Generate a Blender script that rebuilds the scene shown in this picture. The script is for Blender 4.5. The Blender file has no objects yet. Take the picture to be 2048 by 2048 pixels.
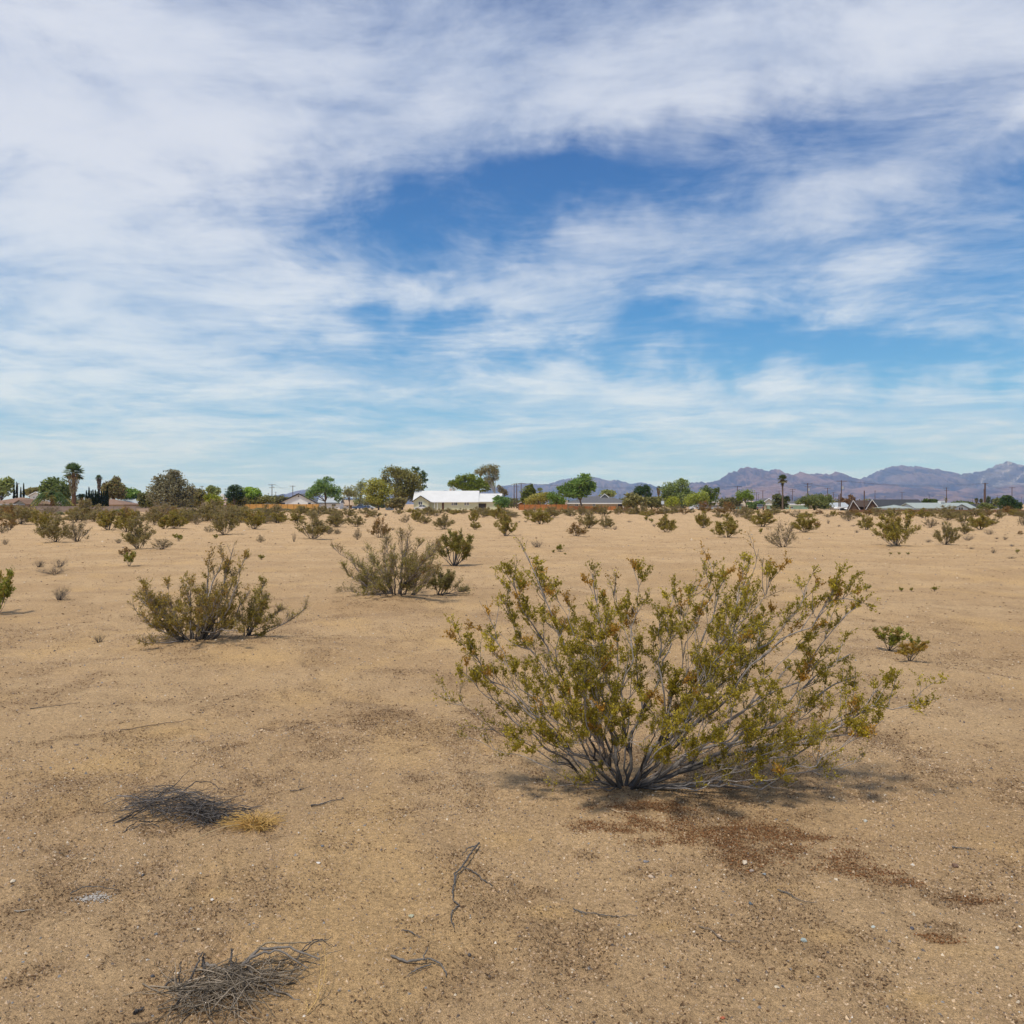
import bpy, math, random
import numpy as np
from mathutils import Vector

# ------------------------------------------------------------------ camera, sky, sun
SC = bpy.context.scene
COL = SC.collection
CAM_H, F, CX, HY = 1.75, 1600.0, 1024.0, 1008.0      # eye height, focal length and horizon in photo pixels (2048 frame)

cd = bpy.data.cameras.new("camera")
cam = bpy.data.objects.new("camera", cd); COL.objects.link(cam)
cam.location = (0, 0, CAM_H); cam.rotation_euler = (math.radians(90), 0, 0)
cd.sensor_width = 36.0; cd.lens = 36.0 * F / 2048.0
cd.shift_y = (HY - 1024.0) / 2048.0
cd.clip_start = 0.05; cd.clip_end = 60000
SC.camera = cam

SUN_AZ = Vector((-0.66, -0.75, 0)).normalized()      # horizontal direction towards the sun
SUN_EL = math.radians(65)
sun_dir = Vector((SUN_AZ.x * math.cos(SUN_EL), SUN_AZ.y * math.cos(SUN_EL), math.sin(SUN_EL)))
sl = bpy.data.lights.new("sun", 'SUN'); sl.energy = 3.1; sl.angle = math.radians(6.5); sl.color = (1.0, 0.93, 0.82)
so = bpy.data.objects.new("sun", sl); COL.objects.link(so)
so.rotation_euler = (-sun_dir).to_track_quat('-Z', 'Y').to_euler()

SC.view_settings.view_transform = 'Standard'
SC.view_settings.look = 'None'
SC.view_settings.gamma = 1.0
SC.view_settings.exposure = 0.13
SC.view_settings.use_curve_mapping = False
SC.cycles.use_denoising = True
SC.cycles.max_bounces = 4
SC.cycles.diffuse_bounces = 3
SC.cycles.transparent_max_bounces = 8
SC.cycles.volume_bounces = 1


class NT:
    """small helper for node trees"""
    def __init__(s, nt): s.nt = nt
    def n(s, typ, **kw):
        nd = s.nt.nodes.new(typ)
        for k, v in kw.items(): setattr(nd, k, v)
        return nd
    def link(s, a, b): s.nt.links.new(a, b)
    def put(s, sock, v):
        if isinstance(v, bpy.types.NodeSocket): s.nt.links.new(v, sock)
        elif v is not None: sock.default_value = v
    def math(s, op, a, b=None, c=None, clamp=False):
        nd = s.n('ShaderNodeMath', operation=op, use_clamp=clamp)
        for i, v in enumerate((a, b, c)):
            if v is not None: s.put(nd.inputs[i], v)
        return nd.outputs[0]
    def vmath(s, op, a, b=None):
        nd = s.n('ShaderNodeVectorMath', operation=op)
        s.put(nd.inputs[0], a)
        if b is not None: s.put(nd.inputs[1], b)
        return nd.outputs['Value'] if op in ('LENGTH', 'DOT_PRODUCT', 'DISTANCE') else nd.outputs[0]
    def mix(s, fac, a, b, blend='MIX'):
        nd = s.n('ShaderNodeMix', data_type='RGBA', blend_type=blend)
        s.put(nd.inputs[0], fac)
        for i, v in ((6, a), (7, b)):
            if isinstance(v, (tuple, list)) and len(v) == 3: v = (*v, 1)
            s.put(nd.inputs[i], v)
        return nd.outputs[2]
    def noise(s, vec, scale, detail=4, rough=0.55, dist=0.0, lac=2.0):
        nd = s.n('ShaderNodeTexNoise')
        s.put(nd.inputs['Vector'], vec)
        nd.inputs['Scale'].default_value = scale; nd.inputs['Detail'].default_value = detail
        nd.inputs['Roughness'].default_value = rough; nd.inputs['Distortion'].default_value = dist
        nd.inputs['Lacunarity'].default_value = lac
        return nd.outputs[0]
    def ramp(s, v, a, b, lo=0.0, hi=1.0, smooth=True):
        nd = s.n('ShaderNodeMapRange', interpolation_type='SMOOTHSTEP' if smooth else 'LINEAR')
        s.put(nd.inputs[0], v)
        for i, x in enumerate((a, b, lo, hi)): nd.inputs[i + 1].default_value = x
        return nd.outputs[0]


def pdir(px, py):
    v = Vector(((px - CX) / F, 1.0, (HY - py) / F)); v.normalize(); return v


def build_world():
    w = bpy.data.worlds.new("World"); SC.world = w; w.use_nodes = True
    nt = w.node_tree; nt.nodes.clear(); T = NT(nt)
    out = T.n('ShaderNodeOutputWorld'); bg = T.n('ShaderNodeBackground')
    sky = T.n('ShaderNodeTexSky', sky_type='NISHITA')
    sky.sun_disc = False
    sky.sun_elevation = SUN_EL
    sky.sun_rotation = math.atan2(SUN_AZ.x, SUN_AZ.y)
    sky.altitude = 750; sky.air_density = 1.0; sky.dust_density = 0.35; sky.ozone_density = 2.2
    d = T.n('ShaderNodeTexCoord').outputs['Generated']
    sep = T.n('ShaderNodeSeparateXYZ'); T.link(d, sep.inputs[0])
    z = T.math('MAXIMUM', sep.outputs[2], 0.0)
    # clear sky, graded as through a polarising filter
    gr = T.n('ShaderNodeValToRGB'); T.link(z, gr.inputs[0]); el = gr.color_ramp.elements
    el[0].position = 0.0; el[0].color = (.056, .079, .115, 1); el[1].position = 0.5; el[1].color = (.020, .054, .098, 1)
    for p_, c_ in ((0.055, (.052, .081, .113, 1)), (0.13, (.038, .084, .109, 1)), (0.24, (.025, .078, .114, 1))):
        e = el.new(p_); e.color = tuple(0.98 * v_ for v_ in c_[:3]) + (1,)
    blue = T.mix(1.0, sky.outputs[0], gr.outputs[0], 'MULTIPLY')
    # the cloud sheet: directions projected to a high layer
    zz = T.math('ADD', z, 0.085)
    cmb = T.n('ShaderNodeCombineXYZ'); T.link(T.math('DIVIDE', sep.outputs[0], zz), cmb.inputs[0]); T.link(T.math('DIVIDE', sep.outputs[1], zz), cmb.inputs[1])
    wp = T.n('ShaderNodeTexNoise'); T.link(cmb.outputs[0], wp.inputs['Vector']); wp.inputs['Scale'].default_value = 0.8; wp.inputs['Detail'].default_value = 2.0
    pw = T.vmath('ADD', cmb.outputs[0], T.vmath('MULTIPLY', T.vmath('SUBTRACT', wp.outputs['Color'], (0.5, 0.5, 0.5)), (0.9, 0.7, 0.0)))
    def place(loc, rot, scl):
        m = T.n('ShaderNodeMapping'); T.link(pw, m.inputs[0])
        m.inputs['Location'].default_value = loc; m.inputs['Rotation'].default_value = (0, 0, math.radians(rot)); m.inputs['Scale'].default_value = scl
        return m.outputs[0]
    big = T.noise(place((3.1, 1.7, 0.4), 14, (0.9, 1.0, 1)), 0.95, 5, 0.55)
    midn = T.noise(place((5.1, 2.7, 3.4), 24, (1.0, 1.0, 1)), 2.4, 6, 0.62)
    streak = T.noise(place((0.4, 6.2, 2.0), 20, (0.9, 1.5, 1)), 3.0, 6, 0.66)
    fibre = T.noise(place((7.4, 0.2, 5.0), -34, (1.0, 3.2, 1)), 4.6, 5, 0.66)
    mottle = T.noise(place((2.4, 3.2, 9.0), 50, (1.6, 1.0, 1)), 8.5, 5, 0.66)
    # large openings and thicker banks: each at its own direction on the sky dome
    wn = T.n('ShaderNodeTexNoise'); T.link(d, wn.inputs['Vector'])
    wn.inputs['Scale'].default_value = 6.5; wn.inputs['Detail'].default_value = 4; wn.inputs['Roughness'].default_value = 0.6
    dw = T.vmath('ADD', d, T.vmath('MULTIPLY', T.vmath('SUBTRACT', wn.outputs['Color'], (0.5, 0.5, 0.5)), (0.24, 0.10, 0.14)))
    def blob(px, py, hx, hy, tilt=0.0):
        c = pdir(px, py)
        r = T.n('ShaderNodeVectorRotate', rotation_type='AXIS_ANGLE')
        T.link(T.vmath('SUBTRACT', dw, tuple(c)), r.inputs[0])
        r.inputs['Axis'].default_value = tuple(c); r.inputs['Angle'].default_value = math.radians(tilt)
        q = T.vmath('MULTIPLY', r.outputs[0], (F / hx, 1.2, F / hy))
        return T.ramp(T.vmath('LENGTH', q), 0.0, 1.5, 1.0, 0.0)
    dens = T.math('MULTIPLY_ADD', T.math('SUBTRACT', big, 0.5), 1.0, 0.495)
    for nz, am in ((midn, 1.05), (streak, 0.62), (fibre, 0.42), (mottle, 0.40)):
        dens = T.math('MULTIPLY_ADD', T.math('SUBTRACT', nz, 0.5), am, dens)
    for amt, args in (
            (-0.36, (1080, 400, 400, 85, 12)), (-0.27, (1450, 300, 420, 85, 8)), (-0.26, (540, 385, 420, 60, -3)),
            (-0.40, (830, 640, 230, 36, 0)), (-0.52, (1340, 690, 300, 60, 6)), (-0.60, (1850, 715, 330, 50, -3)),
            (-0.34, (2010, 400, 190, 110, 0)), (-0.34, (2020, 560, 190, 75, 10)), (-0.28, (740, 500, 240, 70, 0)),
            (-0.22, (700, 800, 620, 40, 0)), (-0.16, (1200, 915, 1000, 36, 0)), (-0.28, (60, 850, 190, 26, 0)),
            (0.36, (700, 180, 800, 150, 8)), (0.30, (1750, 110, 520, 120, 0)), (0.34, (120, 560, 460, 330, 0)),
            (0.26, (1450, 470, 520, 60, 10)), (0.32, (830, 590, 250, 30, -2)), (0.26, (1350, 790, 800, 46, 0))):
        dens = T.math('MULTIPLY_ADD', blob(*args), amt, dens)
    a = T.ramp(dens, -0.10, 0.98, 0.0, 0.93)
    lum = T.ramp(T.math('MULTIPLY_ADD', T.math('SUBTRACT', streak, 0.5), 0.30, T.math('MULTIPLY_ADD', T.math('SUBTRACT', midn, 0.5), 0.55, big)), 0.26, 0.74)
    hi_c = T.mix(lum, (0.39, 0.475, 0.655), (0.66, 0.705, 0.81))
    lo_c = T.mix(lum, (0.45, 0.60, 0.80), (0.65, 0.755, 0.88))
    cloud = T.mix(T.ramp(z, 0.06, 0.40), lo_c, hi_c)
    col = T.mix(T.math('MULTIPLY', a, T.ramp(z, 0.0, 0.16, 0.86, 1.0)), blue, cloud)
    T.link(col, bg.inputs['Color']); bg.inputs['Strength'].default_value = 1.0
    T.link(bg.outputs[0], out.inputs['Surface'])

build_world()

# ------------------------------------------------------------------ helpers
rng = np.random.default_rng(11)
R_ = random.Random(5)


def G(px, py):
    """ground point (x, y) seen at a photo pixel"""
    Y = CAM_H * F / (py - HY)
    return (px - CX) / F * Y, Y

def W(px, py, Y):
    """point at distance Y seen at a photo pixel"""
    return np.array([(px - CX) / F * Y, Y, CAM_H - (py - HY) / F * Y])

def X(px, Y): return (px - CX) / F * Y
def Z(py, Y): return CAM_H - (py - HY) / F * Y


def _hash(ix, iy, seed):
    h = (ix.astype(np.int64) * 374761393 + iy.astype(np.int64) * 668265263 + seed * 974634777) & 0xffffffff
    h = ((h ^ (h >> 13)) * 1274126177) & 0xffffffff
    return (h ^ (h >> 16)) & 0xffffffff

def perlin(x, y, seed=0):
    ix = np.floor(x); iy = np.floor(y); fx = x - ix; fy = y - iy
    ux = fx * fx * fx * (fx * (fx * 6 - 15) + 10); uy = fy * fy * fy * (fy * (fy * 6 - 15) + 10)
    def g(dx, dy):
        a = _hash(ix + dx, iy + dy, seed) * (2 * np.pi / 4294967296.0)
        return np.cos(a) * (fx - dx) + np.sin(a) * (fy - dy)
    n0 = g(0, 0) * (1 - ux) + g(1, 0) * ux
    n1 = g(0, 1) * (1 - ux) + g(1, 1) * ux
    return (n0 * (1 - uy) + n1 * uy) * 1.5

def fbm(x, y, seed=0, oct=4, gain=0.5):
    s = 0; a = 1.0
    for i in range(oct):
        s = s + a * perlin(x * 2 ** i + 17.3 * i, y * 2 ** i - 9.1 * i, seed + i); a *= gain
    return s

def sstep(v, a, b):
    t = np.clip((v - a) / (b - a), 0, 1); return t * t * (3 - 2 * t)


def mesh(name, V, Fc, col=None, smooth=False, mats=None):
    """mesh from arrays; Fc: array (M,k) or list of such arrays"""
    me = bpy.data.meshes.new(name)
    V = np.asarray(V, dtype=np.float32).reshape(-1, 3)
    Fs = [np.asarray(f, dtype=np.int32) for f in (Fc if isinstance(Fc, list) else [Fc]) if len(f)]
    me.vertices.add(len(V)); me.vertices.foreach_set("co", V.ravel())
    tot = np.concatenate([np.full(len(f), f.shape[1], np.int32) for f in Fs])
    st = np.concatenate([[0], np.cumsum(tot)[:-1]]).astype(np.int32)
    lv = np.concatenate([f.ravel() for f in Fs])
    me.loops.add(len(lv)); me.loops.foreach_set("vertex_index", lv)
    me.polygons.add(len(tot)); me.polygons.foreach_set("loop_start", st)
    try: me.polygons.foreach_set("loop_total", tot)
    except Exception: pass
    me.polygons.foreach_set("use_smooth", np.full(len(tot), smooth, dtype=bool))
    if col is not None:
        c = np.ones((len(V), 4), np.float32); c[:, :3] = np.asarray(col, np.float32).reshape(-1, 3)
        at = me.color_attributes.new("Col", 'FLOAT_COLOR', 'POINT'); at.data.foreach_set("color", c.ravel())
    me.update(calc_edges=True); me.validate()
    for m in (mats if isinstance(mats, (list, tuple)) else [mats]):
        if m: me.materials.append(m)
    return me

def link(name, me, parent=None, loc=None, **props):
    o = bpy.data.objects.new(name, me); COL.objects.link(o)
    if parent: o.parent = parent
    if loc is not None: o.location = tuple(float(c) for c in loc)
    for k, v in props.items(): o[k] = v
    return o

def thing(name, label, cat, loc=(0, 0, 0), group=None, rz=0.0, scale=None):
    o = bpy.data.objects.new(name, None); COL.objects.link(o)
    o.empty_display_size = 0.2
    o.location = tuple(float(c) for c in loc); o.rotation_euler = (0, 0, rz)
    if scale is not None: o.scale = scale
    o["label"] = label; o["category"] = cat
    if group: o["group"] = group
    return o


class MB:
    """collects boxes, prisms, tubes, cards into one mesh"""
    def __init__(s): s.V = []; s.F = {}; s.n = 0
    def add(s, V, Fc):
        V = np.asarray(V, float).reshape(-1, 3); s.V.append(V)
        Fc = np.asarray(Fc, int)
        s.F.setdefault(Fc.shape[1], []).append(Fc + s.n); s.n += len(V); return s
    def box(s, a, b):
        (x0, y0, z0), (x1, y1, z1) = a, b
        V = [(x0, y0, z0), (x1, y0, z0), (x1, y1, z0), (x0, y1, z0), (x0, y0, z1), (x1, y0, z1), (x1, y1, z1), (x0, y1, z1)]
        return s.add(V, [(0, 3, 2, 1), (4, 5, 6, 7), (0, 1, 5, 4), (1, 2, 6, 5), (2, 3, 7, 6), (3, 0, 4, 7)])
    def slab(s, quad, t):
        """a quad thickened downwards by t along z"""
        q = np.asarray(quad, float); lo = q - np.array([0, 0, t])
        V = np.vstack([lo, q])
        return s.add(V, [(0, 3, 2, 1), (4, 5, 6, 7), (0, 1, 5, 4), (1, 2, 6, 5), (2, 3, 7, 6), (3, 0, 4, 7)])
    def tri_slab(s, tri, t):
        q = np.asarray(tri, float); V = np.vstack([q - np.array([0, 0, t]), q])
        s.add(V, [(0, 2, 1), (3, 4, 5)]); s.n -= 6; s.add_faces([(0, 1, 4, 3), (1, 2, 5, 4), (2, 0, 3, 5)]); s.n += 6; return s
    def add_faces(s, Fc): s.F.setdefault(len(Fc[0]), []).append(np.asarray(Fc, int) + s.n)
    def prism(s, poly, axis, a, b):
        """poly: 2-D outline extruded along axis from a to b ('x': poly is (y,z); 'y': poly is (x,z))"""
        k = len(poly)
        mk = (lambda p, t: (t, p[0], p[1])) if axis == 'x' else (lambda p, t: (p[0], t, p[1]))
        V = [mk(p, a) for p in poly] + [mk(p, b) for p in poly]
        s.V.append(np.array(V, float))
        s.add_faces([tuple(range(k - 1, -1, -1))]); s.add_faces([tuple(range(k, 2 * k))])
        s.add_faces([(i, (i + 1) % k, k + (i + 1) % k, k + i) for i in range(k)])
        s.n += 2 * k; return s
    def tube(s, pts, rad, sides=6):
        P = np.asarray(pts, float)[None]; r = np.broadcast_to(np.asarray(rad, float), (P.shape[1],))[None]
        V, Fq = tubes(P, r, sides); return s.add(V, Fq)
    def cyl(s, c, axis, r, h, n=14):
        a = np.linspace(0, 2 * np.pi, n, endpoint=False)
        e = {'x': (1, 2, 0), 'y': (0, 2, 1), 'z': (0, 1, 2)}[axis]
        V = np.zeros((2 * n, 3))
        for k, t in enumerate((-h / 2, h / 2)):
            V[k * n:(k + 1) * n, e[0]] = r * np.cos(a); V[k * n:(k + 1) * n, e[1]] = r * np.sin(a); V[k * n:(k + 1) * n, e[2]] = t
        V += np.asarray(c, float)
        s.V.append(V); s.add_faces([tuple(range(n))]); s.add_faces([tuple(range(2 * n - 1, n - 1, -1))])
        s.add_faces([(i, (i + 1) % n, n + (i + 1) % n, n + i) for i in range(n)]); s.n += 2 * n; return s
    def build(s, name, mat, parent=None, smooth=False, **props):
        me = mesh(name, np.vstack(s.V), [np.vstack(f) for f in s.F.values()], mats=mat, smooth=smooth)
        return link(name, me, parent, **props)


def unit(v): return v / np.maximum(np.linalg.norm(v, axis=-1, keepdims=True), 1e-9)

def tubes(P, R, sides=5):
    """P (N,K,3) polylines, R (N,K) radii -> verts, quads (ends left as points by tiny radii)"""
    N, K, _ = P.shape
    t = np.empty_like(P); t[:, 1:-1] = P[:, 2:] - P[:, :-2]; t[:, 0] = P[:, 1] - P[:, 0]; t[:, -1] = P[:, -1] - P[:, -2]
    t = unit(t)
    ref = np.tile(np.array([0.31, 0.23, 0.92]), (N, 1)); axis = unit(P[:, -1] - P[:, 0])
    flat = np.abs((axis * unit(ref)).sum(-1)) > 0.8
    ref[flat] = np.array([0.9, -0.4, 0.1])
    u = unit(np.cross(t, ref[:, None, :])); v = np.cross(t, u)
    a = np.linspace(0, 2 * np.pi, sides, endpoint=False)
    V = P[:, :, None, :] + R[:, :, None, None] * (np.cos(a)[None, None, :, None] * u[:, :, None, :] + np.sin(a)[None, None, :, None] * v[:, :, None, :])
    base = (np.arange(N) * K * sides)[:, None, None]
    k = (np.arange(K - 1) * sides)[None, :, None]; i = np.arange(sides)[None, None, :]; j = (i + 1) % sides
    q = np.stack([base + k + i, base + k + j, base + k + sides + j, base + k + sides + i], -1).reshape(-1, 4)
    return V.reshape(-1, 3), q

def cards(C, D, N_, L, Wd):
    """rhombic leaf faces: centre C, long axis D, normal-ish N_, length L, width Wd"""
    D = unit(D); S = unit(np.cross(D, N_)); n = len(C)
    L = np.broadcast_to(np.asarray(L, float), (n,))[:, None]; Wd = np.broadcast_to(np.asarray(Wd, float), (n,))[:, None]
    V = np.stack([C - D * L * .5, C + S * Wd * .5 - D * L * .05, C + D * L * .5, C - S * Wd * .5 - D * L * .05], 1).reshape(-1, 3)
    return V, np.arange(n * 4).reshape(n, 4)

def rdir(n): return unit(rng.normal(size=(n, 3)))

# ------------------------------------------------------------------ materials
def mat(name, base, rough=0.9, attr=None, noise=None, spec=0.2, bump=None, metal=0.0, trans=0.0, coat=0.0):
    """noise: (scale, amount[, detail]) brightness variation; attr: multiply by the 'Col' attribute; bump: (scale, strength)"""
    m = bpy.data.materials.new(name); m.use_nodes = True
    nt = m.node_tree; T = NT(nt); b = nt.nodes['Principled BSDF']; out = nt.nodes['Material Output']
    co = T.n('ShaderNodeTexCoord').outputs['Object']
    c = (*base, 1) if len(base) == 3 else base
    if attr:
        at = T.n('ShaderNodeAttribute', attribute_name='Col'); c = T.mix(1.0, c, at.outputs['Color'], 'MULTIPLY')
    if noise:
        f = T.noise(co, noise[0], noise[2] if len(noise) > 2 else 4, 0.6)
        k = T.ramp(f, 0.3, 0.7, 1 - noise[1], 1 + noise[1], smooth=False)
        cm = T.n('ShaderNodeCombineColor')
        for i in range(3): T.link(k, cm.inputs[i])
        c = T.mix(1.0, c, cm.outputs[0], 'MULTIPLY')
    T.put(b.inputs['Base Color'], c)
    b.inputs['Roughness'].default_value = rough; b.inputs['Specular IOR Level'].default_value = spec
    b.inputs['Metallic'].default_value = metal
    if coat: b.inputs['Coat Weight'].default_value = coat
    if bump:
        bn = T.n('ShaderNodeBump'); bn.inputs['Strength'].default_value = bump[1]; bn.inputs['Distance'].default_value = bump[2] if len(bump) > 2 else 0.05
        T.link(T.noise(co, bump[0], 4, 0.6), bn.inputs['Height']); T.link(bn.outputs[0], b.inputs['Normal'])
    if trans:
        tr = T.n('ShaderNodeBsdfTranslucent'); T.put(tr.inputs['Color'], c)
        mx = T.n('ShaderNodeMixShader'); mx.inputs[0].default_value = trans
        T.link(b.outputs[0], mx.inputs[1]); T.link(tr.outputs[0], mx.inputs[2]); T.link(mx.outputs[0], out.inputs['Surface'])
    return m

M_leaf = mat("leaf", (1, 1, 1), 0.5, attr=True, spec=0.3, trans=0.45)
M_stem = mat("stem_bark", (1, 1, 1), 0.9, attr=True, noise=(60, 0.3))
M_bark = mat("tree_bark", (0.16, 0.12, 0.09), 0.95, noise=(6, 0.35))
M_palebark = mat("pale_bark", (0.42, 0.38, 0.33), 0.9, noise=(4, 0.35))
M_dead = mat("dead_wood", (1, 1, 1), 0.95, attr=True, noise=(40, 0.35))
M_straw = mat("straw", (1, 1, 1), 0.8, attr=True, trans=0.15)
M_stone = mat("pebble", (1, 1, 1), 0.85, attr=True, noise=(300, 0.2))
M_litter = mat("litter_bits", (1, 1, 1), 0.95, attr=True)

# ------------------------------------------------------------------ where the shrubs of the lot stand (photo pixels: base x, base y, width, height, kind)
# kinds: G olive-green leafy, O olive over grey stems, B bare grey twigs, R rusty, T dead grey tuft, S small green sprig, P pale straw mound
_s1 = """15 185 60 45 B|25 245 60 35 T|50 165 95 60 R|110 137 190 92 O|230 165 115 100 G|310 240 165 125 O|425 232 150 115 B|600 170 130 95 G
330 88 60 26 P|650 92 95 42 P|765 270 175 150 O|700 180 125 110 G|895 275 125 60 B|655 240 60 28 T|690 312 80 58 R|712 376 92 70 S|985 228 65 36 S
850 140 110 90 O|965 160 130 85 G|905 160 70 55 G|1085 136 80 55 B|1240 195 150 112 O|1150 180 55 32 B|1188 216 30 24 S|1400 162 130 100 G|1180 122 120 62 O
1285 122 115 78 O|1535 127 110 52 G|1470 118 80 50 O|1440 236 50 38 B|1725 222 172 122 O|1640 126 95 52 G|1622 231 28 60 T|1822 186 60 40 B|1862 186 40 26 B|1855 152 112 78 O
1443 329 50 25 S|1210 78 150 30 O|1360 92 150 50 O|1535 64 85 26 O|1602 70 60 20 B|1660 78 105 42 G|1755 88 100 46 O|1805 78 130 45 O|1050 90 90 36 O|940 86 90 32 B
30 90 90 40 O|140 100 130 50 G|420 110 90 40 O|520 120 100 55 O|1430 66 90 24 P|1580 62 70 16 P"""
_s2 = """75 150 112 76 O|172 146 98 62 O|20 190 52 46 B|68 190 36 26 B|178 220 52 60 B|300 208 116 96 R|372 166 32 16 T|233 98 36 16 R|335 88 36 16 T|445 125 66 46 B
510 120 72 62 G|552 132 72 46 O|660 165 112 78 O|632 76 52 26 O|708 80 46 26 B|822 125 62 62 G|828 162 62 44 G|870 96 102 46 O|950 110 92 62 G|996 200 122 106 G
1130 95 74 42 G|1190 138 132 78 G|1245 110 92 46 O|1040 102 62 36 B|1108 123 32 12 T|1385 205 118 66 R|1450 160 112 82 O|1550 160 98 66 O|1602 166 36 24 T|1420 86 62 50 O
1540 88 78 52 O|1620 80 62 40 O|1750 90 102 66 O|1822 86 72 36 R|1872 80 62 36 O|1770 118 30 26 S|1802 126 28 22 S|1680 123 32 12 T|1885 180 118 82 G|1815 146 32 16 T
1297 289 46 36 S|1258 291 26 14 S|1326 303 16 12 S|1172 278 84 44 T|760 78 70 30 O|900 84 90 40 O|980 84 80 36 O|1340 78 120 34 O|1480 76 90 36 R|1690 78 80 30 O|1280 84 60 26 R
560 72 60 26 G|600 74 50 24 O|680 70 60 24 O|1920 74 70 30 O|1440 118 26 14 S|1070 124 22 10 T"""
_s3 = """160 155 92 86 G|292 206 152 106 G|488 150 138 78 G|602 263 182 132 B|722 182 142 88 G|786 156 52 38 R|350 96 82 46 B|412 112 66 42 O|476 186 32 26 S|56 80 62 32 R|96 72 42 22 O
692 106 44 28 O|850 131 26 26 T|965 116 88 56 B|1060 162 88 68 G|910 146 26 10 T|988 146 32 10 T|1012 181 30 18 T|882 90 42 28 G|1070 88 58 36 R|1190 86 42 22 O
1378 100 78 46 G|1500 246 132 122 O|1415 152 92 52 B|1602 190 84 56 O|1622 222 78 32 T|1400 233 46 18 T|1505 112 132 52 O|1602 132 92 58 O|1690 166 122 72 G|1742 142 92 46 O
1742 191 62 28 T|1780 218 32 12 T|1826 220 38 20 T|1910 193 32 20 R|1762 292 48 24 T|1895 294 24 22 S|1860 326 62 14 T|1636 270 42 14 T|1866 252 42 14 T|1290 302 22 12 S|1245 302 20 12 S
1196 302 20 12 S|1560 94 92 36 O|1662 92 112 42 O|1802 102 62 42 O|1882 90 62 36 G|1925 142 60 52 B|1300 84 90 30 G|1430 86 80 30 O|240 74 70 26 O|620 78 40 20 R|800 80 60 22 R
1000 82 60 24 O|1125 90 60 24 O|1736 92 70 30 R|1930 100 50 40 O|420 76 60 28 O|560 74 70 24 O"""
SHRUBS = []
for x0, txt in ((0, _s1), (650, _s2), (1348, _s3)):
    for ln in txt.split("\n"):
        for it in ln.split("|"):
            a = it.split(); SHRUBS.append([x0 + float(a[0]) / 2.76, 1000 + float(a[1]) / 2.76, float(a[2]) / 2.76, float(a[3]) / 2.76, a[4]])
SHRUBS += [[78, 1133, 30, 15, 'T', "low dead grey tuft next to a taller grey tuft"], [118, 1135, 36, 19, 'T', "taller dead grey tuft behind the wide flat dead tuft"], [108, 1151, 64, 15, 'T', "wide flat dead tuft with dark twigs before two grey tufts"], [118, 1199, 46, 27, 'T', "lone spiky grey dead tuft on bare sand"], [198, 1289, 32, 17, 'T', "small dark stump of splayed dead twigs"], [-6, 1226, 72, 76, 'S', "yellow green bushy shrub past the three dead tufts"],
           [1778, 1304, 66, 44, 'S', "broad green seedling close beside the large sprawling creosote bush"], [1819, 1328, 66, 40, 'A', "amber tipped seedling beside the broad green seedling"], [1827, 1295, 28, 20, 'S', "smallest vivid green seedling behind the amber tipped one"],
           [1665, 1177, 22, 12, 'S'], [1733, 1180, 18, 12, 'S'], [1803, 1182, 12, 8, 'S'], [1822, 1185, 10, 7, 'S'], [1870, 1182, 16, 9, 'S']]
_r = random.Random(77)
for k in range(34):      # thick scrub before the block walls
    w_ = _r.uniform(26, 62); SHRUBS.append([_r.uniform(-10, 560), _r.uniform(1029, 1047), w_, w_ * _r.uniform(.40, .58), _r.choice('OOGOBGR')])
for k in range(64):      # the dense belt before the walls and fences
    px = 10 + k * 32.3 + _r.uniform(-13, 13); py = _r.uniform(1025.5, 1036); w_ = _r.uniform(18, 44)
    SHRUBS.append([px, py, w_, w_ * _r.uniform(.32, .52), _r.choice('OOGOBRO')])
BRIGHT = [1348 + 1232 / 2.76, 1000 + 256 / 2.76, 80, 66, 'G']      # the big bright green one
SHRUBS.append(BRIGHT)

# ------------------------------------------------------------------ ground
_hum = [(*G(s[0], s[1]), s[2] / F * CAM_H * F / (s[1] - HY)) for s in SHRUBS if s[2] > 40 and s[1] > 1046]
_hum = [(x, y, max(0.5, w * 0.55), min(0.09, 0.035 * w)) for x, y, w in _hum]
for px, py, w, h in ((389, 1297, 1.1, 0.07), (489, 1290, 0.7, 0.05), (800, 1205, 1.3, 0.08), (1250, 1600, 0.9, 0.03)):
    _hum.append((*G(px, py), w, h))
HUM = np.array(_hum)
BERM = [(*G(px, py), rx, ry, h) for px, py, rx, ry, h in (
    (1120, 1040, 7, 4, 0.2), (1200, 1040, 9, 4, 0.2), (1290, 1038, 6, 3, 0.3), (1010, 1042, 4, 2.5, 0.3), (1798, 1031, 4, 3, 0.6), (1345, 1038, 6, 3, 0.2),
    (300, 1036, 14, 6, 0.12), (1500, 1150, 3.5, 1.2, 0.10), (1180, 1100, 4, 1.5, 0.12), (640, 1180, 2.5, 1.0, 0.08))]

_rf = random.Random(3)
DENT = []
for (ax, ay), (bx_, by_), k_ in ((G(330, 2040), G(640, 1300), 11), (G(60, 1760), G(470, 1400), 7), (G(1180, 2040), G(1000, 1480), 6)):
    th = math.atan2(by_ - ay, bx_ - ax)
    for q_ in range(k_):
        f_ = (q_ + .5) / k_; off = .11 * (1 if q_ % 2 else -1)
        DENT.append((ax + (bx_ - ax) * f_ - math.sin(th) * off + _rf.gauss(0, .04), ay + (by_ - ay) * f_ + math.cos(th) * off + _rf.gauss(0, .05), th + _rf.gauss(0, .15), _rf.uniform(.010, .019)))
RUT = [G(2150, 1140), G(1700, 1168), G(1380, 1200), G(1130, 1255), G(820, 1360)]

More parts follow.
